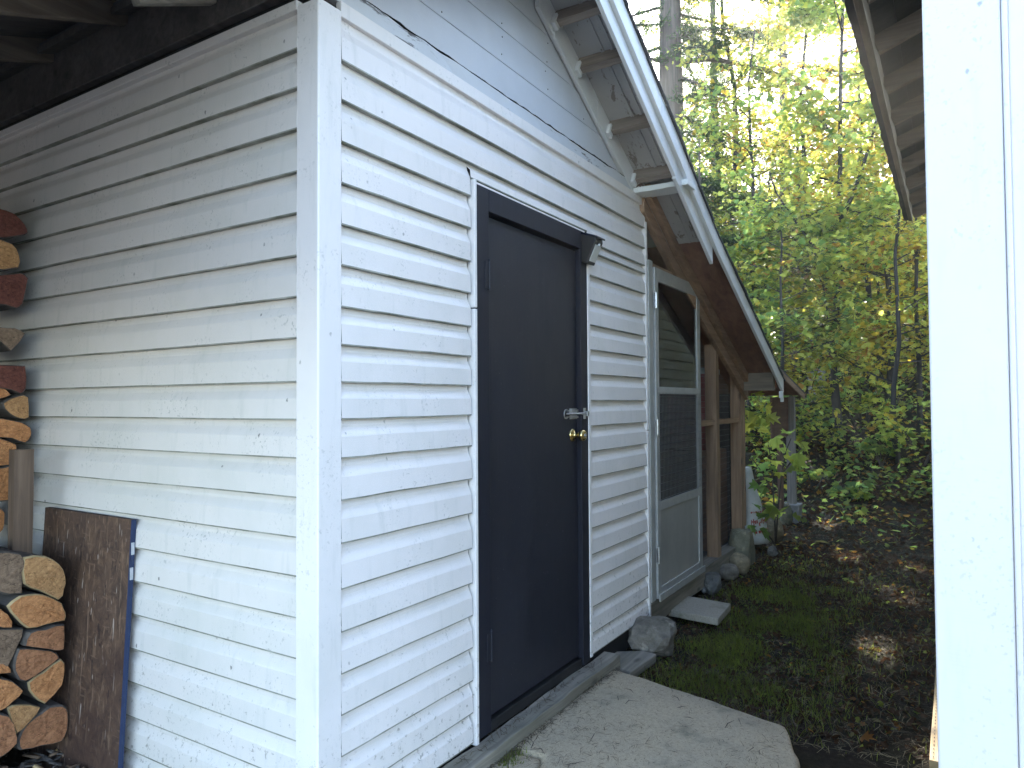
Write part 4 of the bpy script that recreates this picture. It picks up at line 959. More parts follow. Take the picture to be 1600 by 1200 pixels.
front = [
 ([(118,242),(113,100),(230,95),(300,135),(332,200),(325,270),(300,322),(200,277)], 'tan', False, 'rounded split log with pale rim, top right of the front pile beside the board'),
 ([(-40,70),(100,85),(133,140),(108,180),(108,292),(-40,285)], 'grey', True, 'weathered grainy log at the top of the front pile below the upright post'),
 ([(25,355),(100,305),(180,290),(260,305),(320,345),(342,390),(335,430),(230,455),(140,475),(80,420)], 'orange', False, 'wide half round orange log with a split across it, second in the front pile'),
 ([(-60,350),(0,370),(40,400),(62,440),(65,470),(-40,462)], 'orange', True, 'small orange wedge of log at the left of the wide half round log'),
 ([(112,560),(142,492),(225,472),(330,447),(325,580),(280,585),(200,570)], 'brown', True, 'dark brown blocky log under the wide half round log'),
 ([(-60,470),(0,477),(126,474),(98,560),(40,680),(-60,640)], 'grey', True, 'dull grey brown log left of the dark blocky log'),
 ([(65,660),(90,577),(180,577),(270,587),(318,625),(230,690),(125,755),(80,720)], 'brown', True, 'upper half of the cracked round log, grey bark on its left'),
 ([(146,760),(230,700),(325,632),(346,690),(327,770),(240,868),(180,830)], 'orange', False, 'lower half of the cracked round log, bright orange with pale rim'),
 ([(-60,600),(0,640),(45,670),(65,705),(0,712),(-60,712)], 'orange', True, 'thin orange sliver of log at the left frame edge, mid height of the front pile'),
 ([(-60,715),(0,730),(60,747),(124,795),(60,860),(0,905),(-60,900)], 'orange', True, 'reddish quarter log at the left edge below the thin sliver'),
 ([(36,886),(100,867),(214,881),(160,950),(86,1024)], 'tan', False, 'bright tan triangular log near the bottom of the front pile'),
 ([(-60,905),(0,917),(38,922),(78,1010),(78,1070),(0,1143),(-60,1140)], 'brown', True, 'brown log at the bottom left below the tan triangular log'),
 ([(96,1100),(112,1012),(180,942),(270,882),(340,872),(364,910),(364,1000),(335,1068),(220,1088),(130,1113)], 'brown', True, 'large brown log with thick grey bark at the bottom of the front pile'),
]
for pts, cut, bark, lab in front: log(Z(pts), FY, 0.36, cut, lab, bark)
Z2 = lambda pts: [(x*0.35, 300+y*0.35) for x, y in pts]; Z4 = lambda pts: [(x*0.2667, 400+y*0.2667) for x, y in pts]; Z3 = lambda pts: [(x*0.425, 690+y*0.425) for x, y in pts]
back = [
 (Z2([(-60,60),(0,72),(70,95),(115,140),(133,183),(90,198),(-60,203)]), 'red', 'dark red half log, topmost visible on the back pile'),
 (Z2([(-60,208),(0,212),(50,232),(78,275),(80,343),(-60,345)]), 'tan', 'pale tan log second from the top of the back pile'),
 (Z4([(-80,105),(0,108),(120,97),(163,130),(130,288),(90,312),(30,288),(-80,270)]), 'red', 'dark maroon wedge log third from the top of the back pile'),
 (Z4([(-80,410),(0,417),(90,422),(148,456),(110,510),(65,558),(0,500),(-80,480)]), 'grey', 'dim olive brown log alone in the middle of the back pile gap'),
 (Z4([(-80,630),(0,640),(140,642),(143,780),(110,808),(60,788),(-80,750)]), 'red', 'dark red blocky log at the middle of the back pile'),
 (Z4([(-80,750),(0,765),(68,810),(0,838),(-80,845)]), 'orange', 'small orange triangular log under the dark red blocky log'),
 (Z4([(8,865),(100,817),(160,822),(168,950),(110,953),(50,925)]), 'tan', 'light orange triangular log touching the siding in the back pile'),
 (Z4([(-80,950),(0,952),(120,972),(178,1010),(178,1060),(140,1098),(60,1070),(-80,1055)]), 'orange', 'orange rounded log below the light triangular one in the back pile'),
 (Z4([(-80,1060),(0,1068),(98,1102),(84,1180),(60,1228),(-80,1225)]), 'orange', 'orange squared log level with the top of the upright post'),
 (Z3([(-60,95),(0,97),(48,87),(48,170),(34,218),(-60,212)]), 'orange', 'orange log left of the upright post'),
 (Z3([(-60,225),(0,237),(19,262),(19,310),(0,343),(-60,345)]), 'orange', 'round edged orange log low in the gap left of the upright post'),
]
for pts, cut, lab in back: log(pts, BY, 0.40, cut, lab, True)
# the rest of the stack, past the left edge of the photograph
ORD = ['first', 'second', 'third', 'fourth', 'fifth', 'sixth', 'seventh', 'eighth', 'ninth', 'tenth', 'eleventh']
def randlog(x, z, y, r, lab):
    k = random.choice([0, 1, 2]); n = 9
    a0 = random.uniform(0, 6.28); full = [(x+r*random.uniform(0.85, 1.05)*math.cos(a0+2*math.pi*i/n), z+r*random.uniform(0.85, 1.05)*math.sin(a0+2*math.pi*i/n)) for i in range(n)]
    if k: full = [(x+r*random.uniform(0.9, 1.1)*math.cos(a0+math.pi*i/6), z+r*random.uniform(0.9, 1.1)*math.sin(a0+math.pi*i/6)) for i in range(7)]
    log(None, y, 0.4, random.choice(['orange', 'brown', 'tan', 'red', 'grey']), lab, True, xz=full)
for i in range(3):
    for j in range(4): randlog(1.03-0.20*i+random.uniform(-0.02, 0.02), 0.08+0.19*j, FY, 0.095, 'firewood log past the left photo edge, %s row of the front pile, %s column in' % (ORD[j], ORD[i]))
for i in range(3):
    for j in range(11): randlog(1.17-0.20*i+random.uniform(-0.02, 0.02), 0.06+0.20*j, BY, 0.10, 'firewood log past the left photo edge, %s row of the back pile, %s column in' % (ORD[j], ORD[i]))
for j in range(5):
    log(None, BY+0.05, 0.4, 'brown', 'firewood log low in the back pile behind the front pile, %s from the ground' % ORD[j], True, xz=[(1.30+0.09*math.cos(a), 0.06+0.165*j+0.08*math.sin(a)) for a in np.linspace(0, 6.0, 9)])
up_ = MB(); a = on_y(36, 702, 1.47); b = on_y(34, 866, 1.47)
a0 = on_y(22, 702, 1.45); a1 = on_y(53, 702, 1.45)
up_ = jbox((a0.x, 1.45, 0.30), (a1.x, 1.49, a.z), 5, 0.002, 2)
o = up_.build('stake', wood('stake_wood', (0.08, 0.048, 0.03), (0.19, 0.125, 0.085), 2), None, off=(1.42, 1.47, 0.3)); tag(o, 'weathered upright board standing between the two firewood piles', 'stake')
# strand board leaning on the wall
y_r = on_x(208, 812, 1.48).y; y_l = on_x(69, 795, 1.47).y; zt = on_x(208, 812, 1.48).z
brd = thing('strand_board', 'dark brown strand board with a blue painted edge leaning against the white siding', 'board', (1.42, y_r+0.4, 0))
mb = MB(); th = 0.018
xb, xt = 1.425, 1.474
mb.add([(xb, y_r, -0.06), (xb, y_l, -0.06), (xb+th, y_l, -0.06), (xb+th, y_r, -0.06), (xt, y_r, zt), (xt, y_l, zt), (xt+th, y_l, zt), (xt+th, y_r, zt)], [(0, 1, 2, 3), (7, 6, 5, 4), (0, 4, 5, 1), (1, 5, 6, 2), (2, 6, 7, 3), (3, 7, 4, 0)])
mb.build('panel', M_OSB, brd)
mb = MB(); d = 0.0025
mb.add([(xb-0.001, y_r-d, -0.06), (xb-0.001, y_r-0.0003, -0.06), (xb+th, y_r-0.0003, -0.06), (xb+th, y_r-d, -0.06), (xt-0.001, y_r-d, zt), (xt-0.001, y_r-0.0003, zt), (xt+th, y_r-0.0003, zt), (xt+th, y_r-d, zt)], [(0, 1, 2, 3), (7, 6, 5, 4), (0, 4, 5, 1), (1, 5, 6, 2), (2, 6, 7, 3), (3, 7, 4, 0)])
mb.build('blue_edge', M_BLUEEDGE, brd)
for z in (zt-0.105, zt-0.195):
    t = (z+0.06)/(zt+0.06); x = xb+(xt-xb)*t
    MB().box((x+0.003, y_r-d-0.0012, z-0.022), (x+th-0.003, y_r-d-0.0002, z+0.022)).build('sticker', M_PAPER, brd)
# bark chips at the foot of the pile
n = 420; ang = rng.uniform(0, np.pi, n); V = []; F = []
for i in range(n):
    x = rng.uniform(0.9, 1.45); y = rng.uniform(0.75, 1.4); z = 0.0+rng.uniform(0, 0.05)+max(0, 0.06*(y-0.8)); L = rng.uniform(0.02, 0.075); wd = L*rng.uniform(0.2, 0.45)
    a = rng.uniform(0, 6.28); t = rng.normal(0, 0.3); R3 = Matrix.Rotation(a, 3, 'Z') @ Matrix.Rotation(t, 3, 'Y') @ Matrix.Rotation(rng.normal(0, 0.4), 3, 'X')
    b0 = len(V)
    for q in ((-L/2, -wd/2, 0), (L/2, -wd/3, 0), (L/2, wd/3, 0), (-L/2, wd/2, 0), (-L/2, -wd/2, .006), (L/2, -wd/3, .006), (L/2, wd/3, .006), (-L/2, wd/2, .006)):
        p = R3 @ Vector(q); V.append((x+p.x, y+p.y, z+p.z-0.03))
    F += [[b0+k for k in f] for f in ((0, 3, 2, 1), (4, 5, 6, 7), (0, 1, 5, 4), (1, 2, 6, 5), (2, 3, 7, 6), (3, 0, 4, 7))]
stuff(npmesh('bark_chips', V, np.array(F), [M_LOGBARK, CUT['grey'], M_SAP], np.repeat(rng.choice(3, n, p=[0.55, 0.35, 0.10]), 6)))

# ---------------------------------------------------------------- foliage helpers
HALF = np.array([[0, 0, 0], [0.30, 0.10, 0.03], [0.50, 0.36, 0.06], [0.27, 0.42, 0.04], [0.36, 0.74, 0.03], [0.12, 0.66, 0.01], [0, 1.0, -0.06]])
def leaf_template(detail=True):
    if detail:
        r = HALF.copy(); l = HALF.copy(); l[:, 0] *= -1
        V = np.concatenate([r, l[1:6]]);  # 0..6 right, 7..11 left
        F = np.array([[0, 1, 2, 3], [0, 3, 5, 6], [3, 4, 5, 5], [0, 8, 7, 7], [0, 9, 8, 8], [0, 6, 11, 9], [9, 11, 10, 10]])
        T = np.array([[0, 1, 2], [0, 2, 3], [0, 3, 5], [3, 4, 5], [0, 5, 6], [0, 8, 7], [0, 9, 8], [0, 11, 9], [9, 11, 10], [0, 6, 11]])
        return V, T
    V = np.array([[0, 0, 0], [0.40, 0.45, 0.05], [0, 1.0, -0.05], [-0.40, 0.45, 0.05]]); return V, np.array([[0, 1, 2], [0, 2, 3]])
LT = leaf_template(True); LS = leaf_template(False)
def leaves_at(C, size, tmpl, tiltsd=0.6):
    """C (N,3) leaf centres; sizes (N,) -> verts, tris"""
    N = len(C); V0, T = tmpl; k = len(V0)
    yaw = rng.uniform(0, 2*np.pi, N); pit = rng.normal(-0.35, tiltsd, N); rol = rng.normal(0, tiltsd, N)
    v = (V0-np.array([0, 0.45, 0]))[None]*size[:, None, None]
    cr, sr = np.cos(rol)[:, None], np.sin(rol)[:, None]; x = v[..., 0]*cr+v[..., 2]*sr; z = -v[..., 0]*sr+v[..., 2]*cr; y = v[..., 1]
    cp_, sp_ = np.cos(pit)[:, None], np.sin(pit)[:, None]; y2 = y*cp_-z*sp_; z2 = y*sp_+z*cp_
    cy_, sy_ = np.cos(yaw)[:, None], np.sin(yaw)[:, None]; x3 = x*cy_-y2*sy_; y3 = x*sy_+y2*cy_
    V = np.stack([x3, y3, z2], -1)+C[:, None, :]
    F = (T[None]+(np.arange(N)*k)[:, None, None]).reshape(-1, 3)
    return V.reshape(-1, 3), F, np.repeat(np.arange(N), len(T))
TW = []
def sprays(centres, n_per, rad, flat=0.28):
    cen = np.asarray(centres); M_ = len(cen); K = 5
    a = rng.uniform(0, 2*np.pi, (M_, K)); L = rad*rng.uniform(0.7, 1.5, (M_, K)); dz = rng.normal(-0.18, 0.30, (M_, K))
    D = np.stack([np.cos(a)*L, np.sin(a)*L, dz*L], -1)
    TW.append((np.repeat(cen, K, 0), D.reshape(-1, 3)))
    i = np.repeat(np.arange(M_), n_per); k = rng.integers(0, K, len(i)); t = np.sqrt(rng.random(len(i)))
    C = cen[i]+D[i, k]*t[:, None]; sp = 0.16*rad
    return C+np.stack([rng.normal(0, sp, len(i)), rng.normal(0, sp, len(i)), rng.normal(-0.01, sp*0.55, len(i))], 1)
def flush_twigs(parent, r=0.0035):
    P0 = np.concatenate([t[0] for t in TW]); D = np.concatenate([t[1] for t in TW]); TW.clear(); N = len(P0)
    S = np.cross(D, np.array([0.3, 0.2, 1.0])); S /= np.linalg.norm(S, axis=1)[:, None]+1e-9; U = np.cross(S, D); U /= np.linalg.norm(U, axis=1)[:, None]+1e-9
    V = np.stack([P0+S*r, P0-S*r*0.5+U*r*0.87, P0-S*r*0.5-U*r*0.87, P0+D], 1).reshape(-1, 3); b = (np.arange(N)*4)[:, None]
    F = np.concatenate([b+np.array([[0, 1, 3]]), b+np.array([[1, 2, 3]]), b+np.array([[2, 0, 3]])])
    return stuff(npmesh('twigs', V, F, M_BARKD, None, parent))
GAPS = []
for (u, v, r) in ((1292, 822, .20), (1325, 868, .16), (1405, 930, .24), (1375, 1008, .18), (1442, 885, .18), (1345, 905, .10), (1300, 770, .2), (1432, 1000, .10)):
    GAPS.append((on_z(u, v, -0.06), r))
for (u, s, r) in ((1280, 10.6, .20), (1262, 11.3, .16), (1350, 11.4, .20), (1425, 11.8, .22), (1335, 12.6, .16), (1385, 13.2, .2)): GAPS.append((P(u, s), r))
GAPS.append((Vector((3.15, -1.56, 0.05)), 0.16)); GAPS.append((Vector((3.6, -1.56, 0.05)), 0.16)); GAPS.append((Vector((9.6, -1.6, 1.2)), 0.25))
def sungap(C):
    keep = np.ones(len(C), bool); S = np.array(SUN)
    for g, r in GAPS:
        d = C-np.array(g); t = d @ S; q = d-t[:, None]*S
        keep &= ~((np.linalg.norm(q, axis=1) < r*(0.55+0.75*rng.random(len(C)))) & (t > 0.25))
    return keep
def pick_hues(C, mats, probs):
    N = len(C); pr = np.array(probs)/np.sum(probs); cum = np.cumsum(pr)
    seed = np.array([mnoise.noise((a*1.3, b*1.3, c*1.3))*0.9 for a, b, c in C[::6]]); f = np.repeat(seed, 6)[:N]
    t = np.clip(0.5+f*0.75+rng.normal(0, 0.17, N), 0, 0.9999)
    return np.searchsorted(cum, t).clip(0, len(mats)-1)
def leafcloud(name, C, size, mats, probs, parent=None, detail=True, tilt=0.5, clump=True):
    C = C[sungap(C)]; N = len(C); s = size*rng.uniform(0.6, 1.25, N)
    V, F, li = leaves_at(C, s, LT if detail else LS, tilt)
    mi = pick_hues(C, mats, probs)
    o = npmesh(name, V, F, mats, mi[li], parent); return stuff(o)
def branchy(base, path, r0, n_limb, limb_len, start=0.35, rise=0.35, mb=None, sides=7, droop=0.0, sub=2, bias=None):
    """trunk along path, limbs growing off it; returns mesh builder and spray centres"""
    mb = mb or MB(); path = [Vector(p) for p in path]; m = len(path)
    mb.tube(path, [r0*(1-0.75*i/(m-1)) for i in range(m)], sides)
    tips = []
    for k in range(n_limb):
        t = start+(0.98-start)*(k+random.random())/n_limb; f = t*(m-1); i = min(int(f), m-2); p = path[i].lerp(path[i+1], f-i)
        a = bias+random.gauss(0, 0.9) if (bias is not None and random.random() < 0.5) else random.uniform(0, 2*math.pi)
        L = limb_len*(1.15-0.6*t)*random.uniform(0.6, 1.2)
        d = Vector((math.cos(a), math.sin(a), rise*random.uniform(0.2, 1.4))); pts = [p]; q = p.copy()
        for j in range(5):
            d = (d+Vector((random.gauss(0, 0.14), random.gauss(0, 0.14), random.gauss(0, 0.08)-droop))).normalized(); q = q+d*L/5; pts.append(q.copy())
            if j >= 1: tips.append(q.copy())
            if j >= 1 and sub:
                for _ in range(sub):
                    e = (d+Vector((random.gauss(0, 0.7), random.gauss(0, 0.7), random.gauss(0, 0.3)))).normalized(); l2 = L*random.uniform(0.15, 0.4)
                    q2 = q+e*l2*0.5+Vector((0, 0, -0.02)); q3 = q+e*l2; rr = r0*0.10*(1-t*0.5); mb.tube([q, q2, q3], [rr, rr*0.7, rr*0.4], 3, 0, False); tips.append(q3)
        rl = r0*0.34*(1-0.5*t); mb.tube(pts, [rl*(1-0.8*j/5) for j in range(6)], 5, 0, False)
    return mb, tips
def maple(u, s, H, r0, n_limb, limb, label, probs, n_per=14, srad=0.40, lsize=0.115, start=0.2, lean=(0, 0), path=None, bark=None, detail=True, name='maple_tree', rise=0.35, sub=2, grp=None):
    b = P(u, s)-Vector((0, 0, 0.15)); t = thing(name, label, 'tree', b, grp)
    if path is None:
        path = []; q = b.copy()
        for i in range(9):
            f = i/8; path.append(b+Vector((lean[0]*f*H+0.045*H*mnoise.noise((f*3, u, 1)), lean[1]*f*H+0.045*H*mnoise.noise((f*3, u, 7)), f*H)))
    mb, tips = branchy(b, path, r0, n_limb, limb, start, rise, sub=sub)
    mb.build('trunk', bark or M_BARKD, t, smooth=True)
    C = sprays([tuple(q) for q in tips], int(n_per*1.0), srad)
    leafcloud('crown', C, lsize*0.80, LEAFM, probs, t, detail)
    flush_twigs(t, 0.0035 if s < 16 else 0.005)
    return t
GR = (0.32, 0.18, 0.36, 0.11, 0.03); YG = (0.18, 0.05, 0.42, 0.29, 0.06); YE = (0.08, 0.04, 0.28, 0.46, 0.14); DG = (0.35, 0.55, 0.08, 0.02, 0.0)

# main slim maple, its trunk surveyed from the photograph
s0 = 11.6
tp = [at_s(u, v, s0+ds) for u, v, ds in ((1310, 742, 0), (1309, 690, 0), (1308, 640, 0), (1302, 585, 0), (1301, 545, 0.05), (1306, 490, 0.1), (1312, 440, 0.15), (1310, 385, 0.2), (1311, 335, 0.25), (1313, 250, 0.3), (1313, 150, 0.35), (1316, 40, 0.4), (1318, -60, 0.4))]
gz = hill(tp[0].x)-0.1; tp[0].z = min(tp[0].z, gz)
mt = thing('maple_tree', 'slim dark forked maple in the centre of the gap, trunk rising from the leaf litter', 'tree', tp[0])
mb, tips = branchy(tp[0], tp, 0.085, 20, 1.9, 0.46, 0.30, sub=3)
tr = mb.build('trunk', M_BARKD, mt, smooth=True)
for k, (px, r) in enumerate((([(1310, 352), (1330, 310), (1346, 268), (1362, 215), (1380, 150)], 0.040), ([(1305, 440), (1290, 415), (1262, 372), (1235, 335), (1212, 300), (1202, 268)], 0.030), ([(1302, 555), (1294, 500), (1288, 455), (1276, 420), (1262, 400)], 0.018), ([(1314, 425), (1332, 408), (1350, 405)], 0.016), ([(1300, 590), (1285, 560), (1270, 600), (1264, 640)], 0.012))):
    pts = [at_s(u, v, s0+0.1*k-0.15*i) for i, (u, v) in enumerate(px)]
    MB().tube(pts, [r*(1-0.7*i/(len(pts)-1)) for i in range(len(pts))], 6).build('branch', M_BARKD, mt, smooth=True)
    for i in range(1, len(pts)):
        for _ in range(4): tips.append(pts[i]+Vector((random.gauss(0, 0.3), random.gauss(0, 0.3), random.gauss(0, 0.12))))
leafcloud('crown', sprays([tuple(q) for q in tips], 17, 0.36), 0.115, LEAFM, (0.42, 0.12, 0.34, 0.10, 0.02), mt); flush_twigs(mt)

# broadleaf trees: (u, distance, height, trunk radius, limbs, limb length, label, colour mix, leaves per spray, ...)
maple(1168, 12.5, 7.5, 0.055, 20, 1.7, 'thin stemmed green maple just beyond the roof edge of the coop', GR, 13, lean=(0.0, -0.03))
maple(1385, 13.5, 9.8, 0.06, 26, 2.0, 'yellowing maple right of the slim dark maple, beside the house eave', YG, 14, start=0.15)
maple(1438, 11.5, 4.6, 0.05, 15, 1.5, 'gold and brown leaved young maple close to the house corner', YE, 13, 0.34, 0.11, start=0.25)
maple(1222, 11.0, 4.2, 0.04, 15, 1.4, 'young green maple rising just behind the low shelter roof', GR, 14, 0.34, 0.12, start=0.45)
maple(1405, 10.6, 5.2, 0.045, 16, 1.5, 'young yellow green maple nearest the right end of the house eave', YG, 14, 0.34, 0.12, start=0.25)
maple(1350, 14.8, 9.6, 0.065, 22, 1.9, 'leafy yellow green maple on the bank behind the forked maple', YG, 15, 0.4, 0.12, start=0.1)
maple(1215, 17.5, 5.6, 0.09, 16, 2.2, 'leafy yellow maple around the slender conifer', YG, 15, 0.45, 0.13, start=0.1)
maple(1150, 14.5, 11.0, 0.08, 24, 2.0, 'tall thin yellow green maple right of the thick conifer', YG, 14, 0.42, 0.12, start=0.25)
maple(1262, 14.2, 10.5, 0.065, 22, 1.9, 'tall slim maple with thin yellow green crown left of the forked maple', YG, 14, 0.42, 0.125, start=0.5)
maple(1425, 15.6, 11.0, 0.07, 22, 2.0, 'tall golden crowned maple rising beside the dark eave', YE, 14, 0.42, 0.125, start=0.45)
maple(1255, 15.0, 6.2, 0.08, 17, 2.2, 'tall yellow green maple behind the slim dark maple', YG, 15, 0.45, 0.13, start=0.18)
maple(1335, 17.0, 6.0, 0.10, 17, 2.4, 'tall lime leaved maple deep in the centre of the woods', YG, 15, 0.5, 0.14, start=0.12)
maple(1135, 16.5, 6.5, 0.09, 24, 2.2, 'dark green broadleaf tree under the thick conifer trunk', DG, 16, 0.45, 0.13, start=0.2)
maple(1425, 19.0, 5.5, 0.11, 18, 2.6, 'tall golden tree deep in the woods beside the eave', (0.2, 0.05, 0.35, 0.34, 0.06), 15, 0.5, 0.15, start=0.1)
maple(1190, 21.0, 5.5, 0.11, 26, 2.8, 'bright yellow tree far back between the two conifers', (0.2, 0.02, 0.42, 0.32, 0.04), 13, 0.55, 0.15, start=0.1, detail=False)
maple(1290, 24.0, 5.0, 0.13, 26, 3.0, 'hazy pale green tree farthest back in the middle of the woods', YG, 14, 0.6, 0.17, start=0.08, detail=False)
maple(1375, 25.0, 5.0, 0.13, 26, 3.0, 'distant green tree behind the golden trees', GR, 14, 0.6, 0.17, start=0.08, detail=False)
maple(1085, 22.0, 5.5, 0.12, 24, 2.8, 'distant yellow green tree left of the thick conifer trunk base', YG, 13, 0.6, 0.16, start=0.1, detail=False)
maple(1010, 18.0, 7.0, 0.12, 22, 2.5, 'green tree showing above the roof at the left of the woods', GR, 12, 0.55, 0.15, start=0.2, detail=False)
maple(1520, 16.0, 6.0, 0.11, 22, 2.6, 'green tree standing behind the house', GR, 14, 0.5, 0.14, start=0.1, detail=False)
maple(1640, 14.0, 6.0, 0.11, 20, 2.6, 'broad green tree hidden behind the house wall', GR, 12, 0.5, 0.14, start=0.1, detail=False)
maple(880, 20.0, 7.0, 0.12, 20, 2.6, 'green tree hidden behind the shed ridge', GR, 10, 0.6, 0.16, start=0.2, detail=False)

for k, (u, s_, h, lab, pr_) in enumerate(((1150, 18.0, 4.6, 'low bushy green tree just above the shed roof edge', GR), (1215, 19.5, 4.4, 'low bushy tree behind the pale stump', YG), (1265, 20.5, 4.6, 'low leafy yellow tree filling the gap left of the forked maple', YG),
    (1318, 19.0, 4.2, 'low leafy green tree directly behind the forked maple', GR), (1365, 21.0, 4.8, 'low golden bush tree right of the forked maple', YE), (1405, 18.0, 4.0, 'low yellow green bush tree under the golden tree', YG),
    (1450, 20.5, 5.0, 'low golden bush tree nearest the house at the back', YE), (1180, 13.2, 3.8, 'green bush tree leaning over the low shelter roof', GR), (1200, 12.0, 3.0, 'green bush tree beside the far post of the low shelter', GR), (1290, 15.8, 3.6, 'leafy bush tree at the top of the bank', YG), (1375, 15.2, 3.6, 'yellowing bush tree at the top of the bank', YG), (1440, 14.0, 3.4, 'golden bush tree by the house at the top of the bank', YE))):
    maple(u, s_, h, 0.05, 15, 1.7, lab, pr_, 18, 0.42, 0.135, start=0.10, name='bush_tree', rise=0.3, detail=s_ < 16)

# conifers
def conifer(u, s, H, r0, boughs, label, name='conifer_tree', needles=220, extra=None):
    b = P(u, s)-Vector((0, 0, 0.2)); t = thing(name, label, 'tree', b)
    path = [b+Vector((0.05*mnoise.noise((i, u, 2)), 0.05*mnoise.noise((i, u, 5)), H*i/12)) for i in range(13)]
    mb = MB(); mb.tube(path, [r0*(1.12-0.07*i) for i in range(13)], 14)
    # furrowed bark: push alternate verts
    mb.v = [tuple(Vector(q)+Vector((mnoise.noise((q[0]*9, q[1]*9, q[2]*1.2))*0.03*r0/0.2, mnoise.noise((q[0]*9+5, q[1]*9, q[2]*1.2))*0.03*r0/0.2, 0))) for q in mb.v]
    mb.build('trunk', M_BARK, t, smooth=True)
    CC = []; DD = []
    bm = MB()
    for (z, az, L, dr, nd) in boughs:
        p = b+Vector((0, 0, z)); d = Vector((math.cos(az), math.sin(az), 0.12)); pts = [p]; q = p.copy()
        for j in range(7):
            d = (d+Vector((random.gauss(0, 0.10), random.gauss(0, 0.10), -dr+random.gauss(0, 0.04)))).normalized(); q = q+d*L/7; pts.append(q.copy())
        rl = max(0.012, 0.016*L); bm.tube(pts, [rl*(1-0.85*j/7) for j in range(8)], 5, 0, False)
        for j in range(1, 8):
            for _ in range(int(nd*1.2)):
                side = random.choice([-1, 1]); e = (d.cross(Vector((0, 0, 1)))*side+d*random.uniform(0.0, 0.9)+Vector((0, 0, random.uniform(-0.55, 0.05)))).normalized(); l2 = random.uniform(0.25, 0.75)*(1.15-j/9)
                st = pts[j].lerp(pts[j-1], random.random())
                if random.random() < 0.5: bm.tube([st, st+e*l2*0.6, st+e*l2+Vector((0, 0, -0.08*l2))], [0.006, 0.004, 0.002], 3, 0, False)
                K = int(needles/10)
                tt = np.array([random.random() for _ in range(K)])
                CC.append(np.array(st)[None]+np.array(e)[None]*l2*tt[:, None]+rng.normal(0, 0.035, (K, 3))); DD.append(np.repeat(np.array(e)[None], K, 0))
    stuff(bm.build('branches', M_TWIG, t))
    if CC:
        C = np.concatenate(CC); D = np.concatenate(DD); kp_ = sungap(C); C = C[kp_]; D = D[kp_]; N = len(C)
        D = D+rng.normal(0, 0.55, (N, 3)); D /= np.linalg.norm(D, axis=1)[:, None]; L = rng.uniform(0.05, 0.13, N)[:, None]
        S = np.cross(D, rng.normal(0, 1, (N, 3))); S /= np.linalg.norm(S, axis=1)[:, None]; S *= rng.uniform(0.007, 0.014, N)[:, None]
        V = np.stack([C-S, C+S, C+D*L], 1).reshape(-1, 3); F = np.arange(N*3).reshape(-1, 3)
        stuff(npmesh('needles', V, F, [L_NEED, L_NEED2], rng.choice(2, N, p=[0.75, 0.25]), t))
    return t, b
vd = math.atan2(-0.849, 0.528)           # direction that runs to the right in the picture
bo = []
for k in range(9): bo.append((4.4+0.34*k+random.uniform(-.1, .1), vd+random.uniform(-0.7, 0.5), random.uniform(1.0, 2.1), 0.06, 6))
for k in range(5): bo.append((3.8+0.5*k, vd+math.pi+random.uniform(-0.9, 0.9), random.uniform(0.8, 1.6), 0.07, 5))
for k in range(11): bo.append((8.9+0.5*k+random.uniform(-.1, .1), random.uniform(0, 6.28) if k % 3 else vd+random.uniform(-0.6, 0.6), random.uniform(1.6, 3.0), 0.07, 7))
for k in range(15): bo.append((7.5+0.13*k, vd+(random.uniform(-1.0, 0.9) if k % 3 else math.pi+random.uniform(-0.8, 0.8)), random.uniform(1.0, 2.6), 0.08, 9))
big, bb_ = conifer(1055, 14.0, 16, 0.30, bo, 'thick trunked tall conifer at the left of the woods above the roof')
lb = [at_s(u, v, s) for u, v, s in ((1066, 97, 14.0), (1105, 92, 13.9), (1150, 98, 13.8), (1200, 110, 13.7), (1250, 130, 13.6), (1288, 150, 13.5), (1310, 172, 13.45))]
MB().tube(lb, [0.055, 0.05, 0.046, 0.04, 0.03, 0.02, 0.012], 8).build('branch', M_BARK, big, smooth=True)
lb = [at_s(u, v, s) for u, v, s in ((1066, 122, 14.0), (1090, 130, 13.9), (1120, 148, 13.8), (1150, 152, 13.7), (1172, 165, 13.7))]
MB().tube(lb, [0.034, 0.03, 0.024, 0.016, 0.010], 7).build('branch', M_BARK, big, smooth=True)
bo = [(2.5+0.42*k, random.uniform(0, 6.28), random.uniform(0.8, 1.9), 0.05, 3) for k in range(26)]
conifer(1232, 18.5, 15, 0.15, bo, 'slender conifer with sparse horizontal boughs in the middle of the woods')
bo = [(4.5+0.4*k, random.uniform(0, 6.28), random.uniform(1.0, 2.2), 0.06, 5) for k in range(13)]
conifer(1122, 20.5, 16, 0.14, bo, 'narrow dark conifer between the thick trunk and the slender one')
bo = [(1.2+0.3*k, random.uniform(0, 6.28), max(0.4, 1.5-0.09*k), 0.05, 6) for k in range(14)]
conifer(1098, 13.0, 6.0, 0.06, bo, 'small dark young conifer beside the roof slope')
# pale snag
b = P(1276, 14.5); top = at_s(1276, 508, 14.5)
sn = thing('dead_stump', 'pale grey barked dead trunk broken off behind the slim dark maple', 'tree stump', b-Vector((0, 0, 0.2)))
mb = MB(); pts = [b-Vector((0, 0, 0.25)), b+Vector((0.02, 0, 0.4)), b.lerp(top, 0.7), top]; mb.tube(pts, [0.21, 0.175, 0.165, 0.15], 16)
mb.v = [tuple(Vector(q)+Vector((mnoise.noise((q[0]*6, q[1]*6, q[2]*5))*0.03, 0, (mnoise.noise((q[0]*12, q[1]*12, 3))*0.12 if q[2] > top.z-0.05 else 0)))) for q in mb.v]
mb.build('trunk', M_SNAG, sn)

